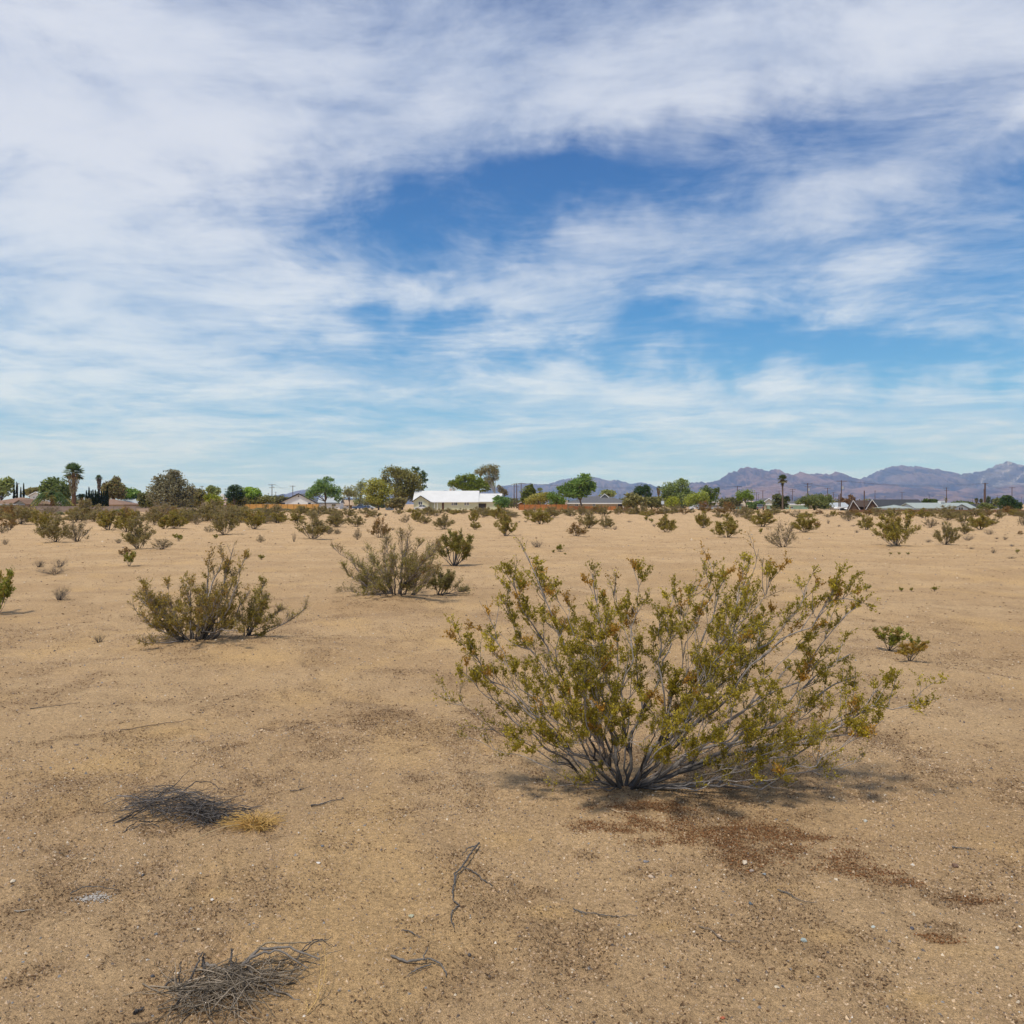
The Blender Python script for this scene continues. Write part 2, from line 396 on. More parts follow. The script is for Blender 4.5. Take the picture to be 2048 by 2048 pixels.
def rut(x, y):
    d = np.full(x.shape, 9.0)
    for (ax, ay), (bx_, by_) in zip(RUT[:-1], RUT[1:]):
        lx, ly = bx_ - ax, by_ - ay; L_ = math.hypot(lx, ly); t_ = np.clip(((x - ax) * lx + (y - ay) * ly) / L_ ** 2, 0, 1)
        dd = np.hypot(x - ax - t_ * lx, y - ay - t_ * ly); d = np.minimum(d, dd)
    return np.exp(-((d - .8) / .13) ** 2)

def H(x, y, fine=True):
    x = np.asarray(x, float); y = np.asarray(y, float); sh = x.shape; x = np.atleast_1d(x); y = np.atleast_1d(y)
    r = np.hypot(x, y); near = 1 - sstep(r, 22, 110)
    z = near * (0.055 * fbm(x / 9.0, y / 9.0, 3, 3) + 0.04 * fbm(x / 1.6, y / 1.6, 9, 3))
    z = z * sstep(r, 0.5, 9.0) + (1 - sstep(r, 0.5, 9.0)) * near * 0.02 * fbm(x / 1.1, y / 1.1, 9, 3)
    for hx, hy, w, h in HUM:
        k = np.nonzero((np.abs(x - hx) < 3 * w) & (np.abs(y - hy) < 3 * w))
        if len(k[0]):
            z[k] += h * np.exp(-((x[k] - hx) ** 2 + (y[k] - hy) ** 2) / (w * w))
    for bx, by, rx, ry, h in BERM:
        z = z + h * np.exp(-np.minimum(((x - bx) / rx) ** 2 + ((y - by) / ry) ** 2, 40)) * (1 + 0.5 * fbm(x / 1.7, y / 1.7, 21, 2))
    z = z - .016 * rut(x, y)
    for dx_, dy_, th, dp in DENT:
        k = np.nonzero((np.abs(x - dx_) < .35) & (np.abs(y - dy_) < .35))
        if len(k[0]):
            u_ = (x[k] - dx_) * math.cos(th) + (y[k] - dy_) * math.sin(th); v_ = -(x[k] - dx_) * math.sin(th) + (y[k] - dy_) * math.cos(th); e_ = (u_ / .14) ** 2 + (v_ / .055) ** 2
            z[k] += dp * (.45 * np.exp(-(e_ - 1.6) ** 2) - np.exp(-e_ ** 2))
    if fine:
        n2 = 1 - sstep(r, 20, 70)
        z = z + n2 * (0.010 * fbm(x / 0.34, y / 0.34, 31, 3, 0.6) + 0.0055 * np.abs(fbm(x / 0.10, y / 0.10, 41, 3, 0.6)))
    return z.reshape(sh)

def spot(x, y, px, py, hx, hy):
    gx, gy = G(px, py); sx = hx * gy / F; sy = hy * gy * gy / (CAM_H * F)
    return np.exp(-np.minimum(((x - gx) / sx) ** 2 + ((y - gy) / sy) ** 2, 40))

SANDY = [(240, 1530, 130, 45), (330, 1465, 120, 30), (600, 1395, 90, 16), (150, 1610, 90, 22), (900, 1275, 130, 22), (1660, 1880, 60, 18), (1900, 1900, 90, 26), (650, 1990, 70, 26),
         (1010, 1690, 50, 16), (1090, 1830, 60, 16), (1330, 1860, 40, 14), (420, 1800, 60, 18), (500, 1320, 130, 14), (1560, 1790, 70, 12), (1840, 2000, 60, 24), (1500, 1150, 110, 14), (520, 1920, 60, 20)]
RED = [(1310, 1632, 140, 18), (1880, 1880, 50, 12), (1930, 1800, 60, 12), (1450, 1684, 190, 40), (1340, 1662, 140, 22), (1590, 1712, 150, 30), (1700, 1748, 100, 18), (1510, 1738, 70, 26), (1230, 1672, 80, 16), (1640, 1680, 110, 18), (1800, 1775, 60, 10)]
BROWN = [(1170, 1720, 40, 16), (1060, 1790, 50, 14), (1400, 1830, 60, 26), (1780, 1770, 50, 14), (1900, 1800, 70, 22), (1890, 1860, 60, 18), (1930, 2020, 50, 24), (1520, 1880, 60, 26),
         (1610, 1950, 50, 20), (870, 1850, 40, 14), (880, 1750, 50, 16), (330, 1670, 110, 26), (500, 1965, 120, 50), (440, 1880, 60, 20), (160, 1800, 90, 26), (130, 1720, 120, 20),
         (1480, 1770, 40, 12), (1280, 1760, 40, 12), (1000, 1960, 50, 16), (700, 1700, 90, 24), (560, 1460, 90, 14), (760, 1500, 90, 14), (440, 1500, 60, 10), (880, 1560, 80, 16), (60, 1950, 80, 30),
         (1250, 1590, 160, 26), (1480, 1580, 180, 26), (385, 1300, 120, 14), (520, 1296, 60, 8), (800, 1210, 110, 8), (620, 1290, 90, 8), (1180, 1500, 140, 20)]

def masks(x, y):
    sand = sstep(fbm(x / 1.5, y / 2.2, 51, 4, 0.55), 0.30, 0.85) * 0.6
    for a in SANDY: sand = np.maximum(sand, spot(x, y, *a) * (0.75 + 0.6 * fbm(x / 0.5, y / 0.5, 55, 3)))
    sand = np.maximum(sand, .5 * rut(x, y))
    wob = 0.62 + 0.9 * fbm(x / 0.28, y / 0.28, 61, 4, 0.6)
    red = np.zeros_like(x)
    for a in RED: red = np.maximum(red, spot(x, y, *a))
    red = sstep(red * 1.3 * (.78 + .85 * fbm(x / 0.30, y / 0.24, 63, 5, 0.72)), 0.10, 1.25)
    br = np.zeros_like(x)
    for a in BROWN: br = np.maximum(br, spot(x, y, *a))
    br = np.maximum(sstep(br * 1.1 * wob, 0.18, 0.8), 0.9 * sstep(fbm(x / 0.75, y / 0.95, 71, 5, 0.70), -0.22, 0.72) * (1 - 0.5 * sstep(np.hypot(x, y), 8, 24)))
    br = br * (1 - 0.7 * np.clip(sand, 0, 1))
    return np.clip(sand, 0, 1), np.clip(red, 0, 1), np.clip(br, 0, 1)


def build_ground():
    A = np.radians(44)
    ang = np.concatenate([np.linspace(-np.pi, -A, 50)[:-1], np.linspace(-A, A, 580), np.linspace(A, np.pi, 50)[1:]])
    rows = []
    py = 2300.0
    while py > 1120: rows.append(CAM_H * F / (py - HY)); py -= 3.3
    while py > 1018: rows.append(CAM_H * F / (py - HY)); py -= 1.8
    rad = np.concatenate([[0.02, 0.4, 0.9, 1.4, 1.8], rows, np.geomspace(290, 14200, 26)])
    aa, rr = np.meshgrid(ang, rad)                       # dense fan where the lot is seen, coarser all round
    x = rr * np.sin(aa); y = rr * np.cos(aa)
    z = H(x.ravel(), y.ravel()).reshape(x.shape)
    sand, red, br = masks(x.ravel(), y.ravel())
    nr, na = x.shape
    i = np.arange(nr - 1)[:, None] * na; j = np.arange(na - 1)[None, :]
    q = np.stack([i + j, i + j + na, i + j + na + 1, i + j + 1], -1).reshape(-1, 4)[:, ::-1]
    m = bpy.data.materials.new("desert_sand"); m.use_nodes = True
    nt = m.node_tree; T = NT(nt); b = nt.nodes['Principled BSDF']
    co = T.n('ShaderNodeTexCoord').outputs['Object']
    at = T.n('ShaderNodeAttribute', attribute_name='Col'); sp = T.n('ShaderNodeSeparateColor'); T.link(at.outputs['Color'], sp.inputs[0])
    base = T.mix(T.ramp(T.noise(co, 0.35, 5, 0.6), 0.35, 0.65), (0.445, 0.293, 0.152), (0.53, 0.362, 0.196))
    base = T.mix(T.ramp(T.noise(co, 2.3, 5, 0.65), 0.45, 0.75, 0, 0.55), base, (0.375, 0.248, 0.135))
    mp = T.n('ShaderNodeMapping'); T.link(co, mp.inputs[0]); mp.inputs['Scale'].default_value = (0.4, 1.0, 1); mp.inputs['Rotation'].default_value = (0, 0, 0.12)
    base = T.mix(T.ramp(T.noise(mp.outputs[0], 0.8, 7, 0.72), 0.50, 0.72, 0, 0.55), base, (0.33, 0.222, 0.132))
    base = T.mix(T.math('MULTIPLY', sp.outputs[0], 0.80), base, (0.58, 0.378, 0.172))
    # far out the soil is a little pinker
    sepp = T.n('ShaderNodeSeparateXYZ'); T.link(co, sepp.inputs[0])
    base = T.mix(T.ramp(sepp.outputs[1], 9, 60, 0, 0.42), base, (0.565, 0.385, 0.212))
    base = T.mix(T.math('MULTIPLY', sp.outputs[2], 0.30), base, (0.22, 0.135, 0.07))
    base = T.mix(T.math('MULTIPLY', sp.outputs[1], 0.34), base, (0.16, 0.072, 0.028))
    # grains and specks
    g1 = T.noise(co, 210, 3, 0.7); g2 = T.noise(co, 46, 4, 0.7); g3 = T.noise(co, 520, 2, 0.5)
    k = T.math('MULTIPLY', T.ramp(g1, 0.3, 0.7, 0.50, 1.50, False), T.ramp(g2, 0.3, 0.7, 0.70, 1.28, False))
    k = T.math('MULTIPLY', k, T.ramp(g3, 0.3, 0.7, 0.85, 1.15, False))
    cm = T.n('ShaderNodeCombineColor')
    for s_ in range(3): T.link(k, cm.inputs[s_])
    base = T.mix(1.0, base, cm.outputs[0], 'MULTIPLY')
    sc1 = T.n('ShaderNodeMapping'); T.link(co, sc1.inputs[0]); sc1.inputs['Scale'].default_value = (0.5, 2.2, 1)
    dk = T.ramp(T.noise(sc1.outputs[0], 26, 5, 0.75), 0.60, 0.72)
    base = T.mix(T.math('MULTIPLY', dk, 0.5), base, (0.17, 0.115, 0.075))
    lt = T.ramp(T.noise(co, 95, 2, 0.5), 0.70, 0.76)
    base = T.mix(T.math('MULTIPLY', lt, 0.2), base, (0.66, 0.55, 0.42))
    T.link(base, b.inputs['Base Color']); b.inputs['Roughness'].default_value = 0.95; b.inputs['Specular IOR Level'].default_value = 0.12
    b1 = T.n('ShaderNodeBump'); b1.inputs['Strength'].default_value = 0.95; b1.inputs['Distance'].default_value = 0.018
    T.link(T.noise(co, 70, 5, 0.75), b1.inputs['Height'])
    b2 = T.n('ShaderNodeBump'); b2.inputs['Strength'].default_value = 0.55; b2.inputs['Distance'].default_value = 0.06
    T.link(T.noise(co, 5.5, 6, 0.65), b2.inputs['Height']); T.link(b1.outputs[0], b2.inputs['Normal'])
    T.link(b2.outputs[0], b.inputs['Normal'])
    me = mesh("ground", np.stack([x, y, z], -1).reshape(-1, 3), q, col=np.stack([sand, red, br], -1), smooth=True, mats=m)
    link("ground", me, kind="structure")

build_ground()

# ------------------------------------------------------------------ far mountains
def prof(pts, step=2.0):
    p = np.array(pts, float); return p[:, 0], p[:, 1]

def mountain(name, label_mat, pts, D, front, back, seed, rough=1.6, spur=1.15, nx=330, nv=50):
    """a range: the skyline (photo pixels) at distance D, falling to the plain in front and behind"""
    px, py = prof(pts)
    u = np.linspace(px[0], px[-1], nx)
    hp = np.interp(u, px, HY - py) / F * D
    hp = np.maximum(hp + hp * 0.045 * fbm(u / 7.0, u * 0 + 3, seed, 4, .6), 0)
    v = np.concatenate([np.linspace(0, 1, nv), 1 + np.linspace(0, 1, 12)[1:]])      # 0 foot, 1 ridge, 2 behind
    uu, vv = np.meshgrid(u, v)
    depth = np.where(vv <= 1, D - front * (1 - vv), D + back * (vv - 1))
    t = np.where(vv <= 1, vv, 2 - vv)
    wx = uu / 19.0 + 0.8 * fbm(uu / 40, vv * 2.2, seed + 5, 3)
    ridged = 1 - np.abs(fbm(wx, vv * 1.1, seed + 9, 4, 0.55))                       # spurs running down from the crest
    shape = t ** 1.25
    k = 4 * t * (1 - t)
    h = hp[None, :] * (shape + k * spur * (ridged - 0.72) * 0.9) + hp[None, :] * rough * 0.14 * k * fbm(uu / 7, vv * 6, seed + 13, 4, 0.6)
    h = np.clip(h, -5, hp[None, :] * (0.06 + 0.95 * t) + 1)
    h = np.where(t > 0.999, hp[None, :], h)
    x = (uu - CX) / F * D * (0.75 + 0.25 * depth / D)
    V = np.stack([x, depth, h - 6], -1).reshape(-1, 3)
    nr, nc = uu.shape
    i = np.arange(nr - 1)[:, None] * nc; j = np.arange(nc - 1)[None, :]
    q = np.stack([i + j, i + j + 1, i + j + nc + 1, i + j + nc], -1).reshape(-1, 4)
    me = mesh(name, V, q, smooth=True, mats=label_mat)
    return link(name, me, kind="structure")

def rock(name, c1, c2, scale, c3=None):
    m = bpy.data.materials.new(name); m.use_nodes = True; T = NT(m.node_tree); b = m.node_tree.nodes['Principled BSDF']
    co = T.n('ShaderNodeTexCoord').outputs['Object']
    c = T.mix(T.ramp(T.noise(co, scale, 6, 0.6, 0.4), 0.4, 0.62), c1, c2)
    if c3: c = T.mix(T.ramp(T.noise(co, scale * 2.6, 6, 0.65, 0.6), 0.5, 0.66), c, c3)
    T.link(c, b.inputs['Base Color']); b.inputs['Roughness'].default_value = 1.0; b.inputs['Specular IOR Level'].default_value = 0.0
    return m

K1 = rock("mountain_rock_blue", (0.040, 0.038, 0.045), (0.135, 0.102, 0.095), 0.0022)
K2 = rock("mountain_rock_red", (0.045, 0.036, 0.040), (0.19, 0.125, 0.105), 0.0020)
K3 = rock("mountain_granite", (0.045, 0.044, 0.048), (0.13, 0.115, 0.11), 0.0018, (0.30, 0.28, 0.27))

far_line = [(300, 1004), (520, 1000), (575, 994), (593, 984), (606, 979), (616, 978), (628, 984), (650, 992), (720, 996), (800, 990), (850, 984), (880, 981), (893, 980), (915, 984), (960, 980),
            (1000, 971), (1013, 970), (1032, 968), (1050, 965.5), (1081, 968), (1098, 967), (1112, 962), (1124, 958), (1150, 955), (1183, 953), (1197, 954.5), (1216, 960.6), (1225, 959),
            (1238, 960), (1261, 967), (1276, 964), (1283, 964), (1300, 968), (1308, 972), (1322, 973), (1350, 972), (1390, 970), (1440, 972), (1500, 985), (1560, 1004)]
mid_line = [(1310, 1004), (1345, 980), (1384, 964), (1397, 963), (1415, 964), (1431, 961), (1443, 956), (1456, 946), (1473, 941), (1482, 935), (1493, 933), (1501, 933), (1508, 936.5), (1522, 937),
            (1532, 941.5), (1552, 937), (1564, 943.5), (1578, 951), (1587, 949), (1599, 943), (1616, 947), (1627, 946), (1643, 947), (1651, 946), (1657, 949), (1672, 942), (1686, 949), (1710, 957),
            (1730, 966), (1770, 984), (1820, 1004)]
high_line = [(1660, 1004), (1690, 975), (1712, 958), (1724, 956), (1748, 945), (1766, 937.5), (1781, 932), (1799, 931), (1816, 932), (1840, 932.5), (1855, 936), (1868, 938), (1878, 938), (1892, 945),
             (1913, 953), (1934, 960), (1960, 975), (2000, 1004)]
peak_line = [(1870, 1004), (1895, 972), (1913, 953), (1934, 944.5), (1944, 945), (1969, 940), (1987, 932), (2009, 923), (2020, 928), (2031, 933), (2043, 938), (2060, 936), (2090, 944), (2130, 938),
             (2180, 950), (2260, 962), (2350, 985), (2420, 1004)]
foot_line = [(1330, 1006), (1400, 992), (1460, 978), (1490, 972), (1525, 958), (1550, 968), (1590, 985), (1640, 972), (1680, 982), (1715, 974), (1770, 966), (1800, 978), (1850, 972), (1900, 984),
             (1935, 974), (1970, 982), (2010, 970), (2060, 968), (2120, 976), (2200, 984), (2300, 1004)]
mountain("mountain_range", K1, far_line, 13000, 3800, 900, 101, nx=420)
mountain("mountain_range", K2, mid_line, 10800, 3000, 1000, 131)
mountain("mountain_range", K1, high_line, 12200, 3600, 1000, 161)
mountain("mountain_range", K3, peak_line, 11200, 3200, 1000, 191)
mountain("foothill", K2, foot_line, 8600, 2400, 1500, 221, spur=0.7)

# ------------------------------------------------------------------ houses along the edge of the lot
P_white = mat("white_paint", (0.78, 0.78, 0.77), 0.6, noise=(0.8, 0.05))
P_roofwhite = mat("white_metal_roof", (0.66, 0.66, 0.65), 0.5, noise=(0.5, 0.05), spec=0.4)
P_cream = mat("pale_yellow_siding", (0.66, 0.66, 0.46), 0.8, noise=(0.7, 0.06))
P_tan = mat("tan_stucco", (0.47, 0.39, 0.29), 0.9, noise=(0.9, 0.08))
P_brownroof = mat("brown_shingle", (0.26, 0.165, 0.115), 0.95, noise=(2.5, 0.16))
P_greyroof = mat("grey_shingle", (0.13, 0.13, 0.135), 0.95, noise=(2.5, 0.15))
P_darkroof = mat("charcoal_shingle", (0.055, 0.058, 0.065), 0.95, noise=(2.5, 0.2))
P_paleroof = mat("pale_grey_roof", (0.40, 0.43, 0.45), 0.8, noise=(1.5, 0.08))
P_sageroof = mat("sage_grey_roof", (0.33, 0.37, 0.35), 0.9, noise=(1.5, 0.08))
P_blue = mat("pale_blue_siding", (0.50, 0.60, 0.72), 0.8, noise=(0.8, 0.05))
P_mint = mat("mint_paint", (0.42, 0.62, 0.46), 0.8, noise=(0.8, 0.08))
P_brownwall = mat("brown_wood_siding", (0.13, 0.085, 0.06), 0.9, noise=(2.5, 0.2))
P_trimdark = mat("dark_trim", (0.035, 0.033, 0.032), 0.7)
P_door = mat("brown_door", (0.12, 0.055, 0.03), 0.6, noise=(3, 0.2))
P_glass = mat("window_glass", (0.05, 0.065, 0.08), 0.12, spec=0.6)
P_shade = mat("opening_shade_panel", (0.06, 0.055, 0.05), 0.9)  # flat dark colour standing for the shade inside open doorways
P_chimney = mat("chimney_stucco", (0.55, 0.45, 0.38), 0.9, noise=(1.5, 0.12))
P_metal = mat("galvanised_metal", (0.45, 0.46, 0.47), 0.45, metal=0.6, noise=(3, 0.1))


def window(par, x0, x1, z0, z1, y, mullions=0, frame_mat=None):
    """window proud of a wall whose face is at y, facing the camera"""
    f = MB(); t = 0.09
    f.box((x0, y - .05, z0), (x0 + t, y - .003, z1)); f.box((x1 - t, y - .05, z0), (x1, y - .003, z1))
    f.box((x0 + t, y - .05, z1 - t), (x1 - t, y - .003, z1)); f.box((x0 + t, y - .05, z0), (x1 - t, y - .003, z0 + t))
    for k in range(mullions):
        xm = x0 + (x1 - x0) * (k + 1) / (mullions + 1); f.box((xm - t / 2, y - .047, z0 + t), (xm + t / 2, y - .004, z1 - t))
    w = f.build("window", frame_mat or P_white, par)
    MB().box((x0 + t, y - .022, z0 + t), (x1 - t, y - .006, z1 - t)).build("pane", P_glass, w)
    return w

def door(par, x0, x1, z0, z1, y, m=None):
    d = MB().box((x0, y - .05, z0), (x1, y - .003, z1)).build("door", m or P_door, par)
    MB().box((x1 - .18, y - .11, z0 + .95), (x1 - .10, y - .053, z0 + 1.05)).build("handle", P_metal, d)
    return d

def roof_x(x0, x1, y0, y1, ze, zr, ov=0.5, t=0.16):
    """gable roof, ridge along x, as two sloping slabs"""
    ym = (y0 + y1) / 2; s = (zr - ze) / (ym - y0); m = MB()
    m.slab([(x0 - ov, y0 - ov, ze - ov * s), (x1 + ov, y0 - ov, ze - ov * s), (x1 + ov, ym, zr), (x0 - ov, ym, zr)], t)
    m.slab([(x0 - ov, ym + .004, zr), (x1 + ov, ym + .004, zr), (x1 + ov, y1 + ov, ze - ov * s), (x0 - ov, y1 + ov, ze - ov * s)], t)
    return m

def roof_y(x0, x1, y0, y1, ze, zr, ov=0.5, t=0.16, xm=None):
    """gable roof, ridge along y, gable facing the camera"""
    xm = (x0 + x1) / 2 if xm is None else xm; sl_ = (zr - ze) / (xm - x0); sr = (zr - ze) / (x1 - xm); m = MB()
    m.slab([(x0 - ov, y0 - ov, ze - ov * sl_), (xm, y0 - ov, zr), (xm, y1 + ov, zr), (x0 - ov, y1 + ov, ze - ov * sl_)], t)
    m.slab([(xm + .004, y0 - ov, zr), (x1 + ov, y0 - ov, ze - ov * sr), (x1 + ov, y1 + ov, ze - ov * sr), (xm + .004, y1 + ov, zr)], t)
    return m

def roof_hip(x0, x1, y0, y1, ze, zr, ov=0.5, inset=None):
    ym = (y0 + y1) / 2; a = (ym - y0) if inset is None else inset
    p = [(x0 - ov, y0 - ov, ze), (x1 + ov, y0 - ov, ze), (x1 + ov, y1 + ov, ze), (x0 - ov, y1 + ov, ze), (x0 + a, ym, zr), (x1 - a, ym, zr)]
    lo = [(x, y, z - .18) for x, y, z in p[:4]]
    m = MB(); m.V.append(np.array(p + lo, float))
    m.add_faces([(0, 1, 5, 4), (2, 3, 4, 5), (0, 6, 7, 1), (1, 7, 8, 2), (2, 8, 9, 3), (3, 9, 6, 0), (6, 9, 8, 7)])
    m.add_faces([(1, 2, 5), (3, 0, 4)]); m.n += 10
    return m

def bargeboard(x0, xm, x1, y, ze, zr, ov, wd=0.28):
    """two white boards along a gable that faces the camera"""
    sl_ = (zr - ze) / (xm - x0); sr = (zr - ze) / (x1 - xm); m = MB(); c = -.17
    m.prism([(x0 - ov, ze - ov * sl_ + c), (xm, zr + c), (xm, zr + c + wd), (x0 - ov, ze - ov * sl_ + c + wd)], 'y', y - ov - .08, y - ov - .004)
    m.prism([(xm + .003, zr + c), (x1 + ov, ze - ov * sr + c), (x1 + ov, ze - ov * sr + c + wd), (xm + .003, zr + c + wd)], 'y', y - ov - .08, y - ov - .004)
    return m

def gable_wall(m, x0, x1, y0, y1, zt, ze, zr, xm=None):
    xm = (x0 + x1) / 2 if xm is None else xm
    return m.prism([(x0, zt), (x1, zt), (x1, ze - .2), (xm, zr - .2), (x0, ze - .2)], 'y', y0, y1)

def house_white_roof():
    Y = 238; h = thing("ranch_house", "long pale yellow ranch house under a bright white metal roof", "house", (0, 0, 0))
    xa, xb, xc = X(829, Y), X(957, Y), X(1001, Y); ze = Z(1001.5, Y); zr = Z(981.5, Y + 5); zr2 = Z(987, Y + 4)
    xg0, xg1, xgm = X(828, Y), X(861, Y), X(844.5, Y)
    w = MB(); w.prism([(Y, -.3), (Y, ze), (Y + 5, zr - .22), (Y + 10, ze), (Y + 10, -.3)], 'x', xa + .2, xb)
    w.prism([(Y + .4, -.3), (Y + .4, ze), (Y + 4.4, zr2 - .22), (Y + 8.4, ze), (Y + 8.4, -.3)], 'x', xb + .002, xc)
    gable_wall(w, xg0 + .4, xg1 - .2, Y - 4, Y - .002, -.3, Z(1001, Y), Z(991.5, Y), xgm)
    w.build("wall", P_cream, h)
    roof_x(xa, xb - .5, Y, Y + 10, ze, zr, .55).build("roof", P_roofwhite, h)
    roof_x(xb + .05, xc, Y + .4, Y + 8.4, ze, zr2, .5).build("roof", P_roofwhite, h)
    r = roof_y(xg0 + .4, xg1 - .2, Y - 4, Y + 1.2, Z(1001, Y), Z(991.5, Y), .5, xm=xgm).build("roof", P_roofwhite, h)
    bargeboard(xg0 + .4, xgm, xg1 - .2, Y - 4, Z(1001, Y), Z(991.5, Y), .5, .22).build("bargeboard", P_trimdark, r)
    MB().box((X(896, Y), Y + 5.6, zr - .6), (X(900.5, Y), Y + 6.3, zr + .75)).build("chimney", P_chimney, h)
    window(h, X(840, Y), X(848, Y), Z(1010, Y), Z(1003.2, Y), Y - 4, 1)
    for a, b in ((903, 907.5), (908, 915), (928.5, 933), (933.6, 938)): window(h, X(a, Y), X(b, Y), Z(1011, Y), Z(1003.5, Y), Y, 1)
    door(h, X(884, Y), X(888, Y), -.05, Z(1004, Y), Y, P_door)
    g = MB().box((X(956.5, Y) + .12, Y + .36, -.25), (X(971.5, Y) - .12, Y + .397, Z(1007.8, Y))).build("garage_opening_shade", P_shade, h)  # dark panel on the wall, painted as the shade inside the garage
    f = MB(); f.box((X(956.5, Y) - .1, Y + .30, -.25), (X(956.5, Y) + .12, Y + .396, Z(1007, Y))); f.box((X(971.5, Y) - .12, Y + .30, -.25), (X(971.5, Y) + .1, Y + .396, Z(1007, Y)))
    f.box((X(956.5, Y) + .12, Y + .31, Z(1007.8, Y)), (X(971.5, Y) - .12, Y + .395, Z(1007, Y))); f.build("garage_frame", P_door, g)
    MB().box((xa + .2, Y - .62, ze - .52), (xb - .3, Y - .56, ze - .34)).build("fascia", P_white, h)
    for a in (869, 875): MB().box((X(a, Y) - .08, Y - .50, -.1), (X(a, Y) + .08, Y - .34, ze - .4)).build("porch_post", P_white, h)

def house_white_gable():
    Y = 285; h = thing("gable_house", "white stucco house with dark trimmed gable behind the golden board fence", "house")
    x0, xm, x1 = X(560, Y), X(598, Y), X(632, Y); ze, zr = Z(1003.5, Y), Z(987.3, Y)
    w = MB(); gable_wall(w, x0 + .5, x1 - .5, Y, Y + 10, -.3, ze, zr, xm); w.box((x1 - .49, Y + 3, -.3), (X(676, Y), Y + 9.6, Z(1005.4, Y)))
    w.build("wall", P_white, h)
    r = roof_y(x0 + .5, x1 - .5, Y, Y + 10, ze, zr, .5, xm=xm).build("roof", P_greyroof, h)
    bargeboard(x0 + .5, xm, x1 - .5, Y, ze, zr, .5, .34).build("bargeboard", P_trimdark, r)
    rw = roof_x(x1 + .2, X(675, Y), Y + 3, Y + 9.6, Z(1005, Y), Z(994, Y), .5).build("roof", P_paleroof, h)
    MB().box((x1 + .1, Y + 2.40, Z(1006.4, Y)), (X(677, Y), Y + 2.46, Z(1005.2, Y))).build("fascia", P_trimdark, rw)
    MB().box((X(596.4, Y), Y - .06, Z(994, Y)), (X(598, Y), Y - .004, Z(991, Y))).build("gable_vent", P_trimdark, h)
    for a, b in ((561.8, 570), (596, 598.6), (616, 621.5)): window(h, X(a, Y), X(b, Y), Z(1009, Y), Z(1005.3, Y), Y, 0, P_trimdark)
    window(h, X(660, Y), X(668, Y), Z(1013, Y), Z(1008, Y), Y + 3, 1)

def house_small_tan():
    Y = 300; h = thing("cottage", "small white cottage with tan roof beside the blue pickup", "house")
    x0, x1 = X(680, Y), X(716, Y); ze, zr = Z(1009, Y), Z(1000, Y)
    MB().prism([(Y, -.3), (Y, ze), (Y + 4, zr - .2), (Y + 8, ze), (Y + 8, -.3)], 'x', x0, x1).build("wall", P_white, h)
    roof_x(x0, x1, Y, Y + 8, ze, zr, .4).build("roof", mat("tan_shingle", (0.42, 0.30, 0.20), .95, noise=(2, .12)), h)
    window(h, X(693, Y), X(697, Y), Z(1015, Y), Z(1011, Y), Y, 1); door(h, X(700, Y), X(704, Y), -.1, Z(1010.6, Y), Y)

def house_grey_roof():
    Y = 246; h = thing("grey_roof_house", "tan house with broad grey hip roof and white fascia behind the orange stained fence", "house")
    x0, x1 = X(1138, Y), X(1262, Y); ze, zr = Z(1006, Y), Z(992.3, Y + 5)
    MB().box((x0, Y, -.3), (x1, Y + 11, ze - .05)).build("wall", P_tan, h)
    r = roof_hip(x0, x1, Y, Y + 11, ze, zr, .6, 6.5).build("roof", P_greyroof, h)
    MB().box((x0 - .6, Y - .68, ze - .30), (x1 + .6, Y - .604, ze + .02)).build("fascia", P_white, r)
    dm = thing_part = MB(); gable_wall(dm, X(1204, Y), X(1221, Y), Y + 4.2, Y + 6.5, zr - 1.2, zr - .35, zr + .75); d = dm.build("dormer", P_greyroof, r)
    bargeboard(X(1204, Y), X(1212.5, Y), X(1221, Y), Y + 4.2, zr - .35, zr + .75, .05, .26).build("bargeboard", P_white, r)
    MB().box((X(1131, Y), Y + 1, -.2), (X(1136, Y), Y + 1.8, Z(1000, Y))).build("chimney", P_chimney, h)
    window(h, X(1184.5, Y), X(1191, Y), Z(1012, Y), Z(1007.6, Y), Y, 1); window(h, X(1150, Y), X(1157, Y), Z(1012.5, Y), Z(1007.8, Y), Y, 1)
    MB().box((X(1236, Y), Y - .06, -.2), (X(1244, Y), Y - .004, Z(1007.5, Y))).build("doorway_shade", P_shade, h)  # thin dark panel, paints the shade behind the open door
    MB().box((X(1245, Y), Y - .55, -.2), (X(1247.2, Y), Y - .30, ze - .2)).build("porch_post", P_white, h)

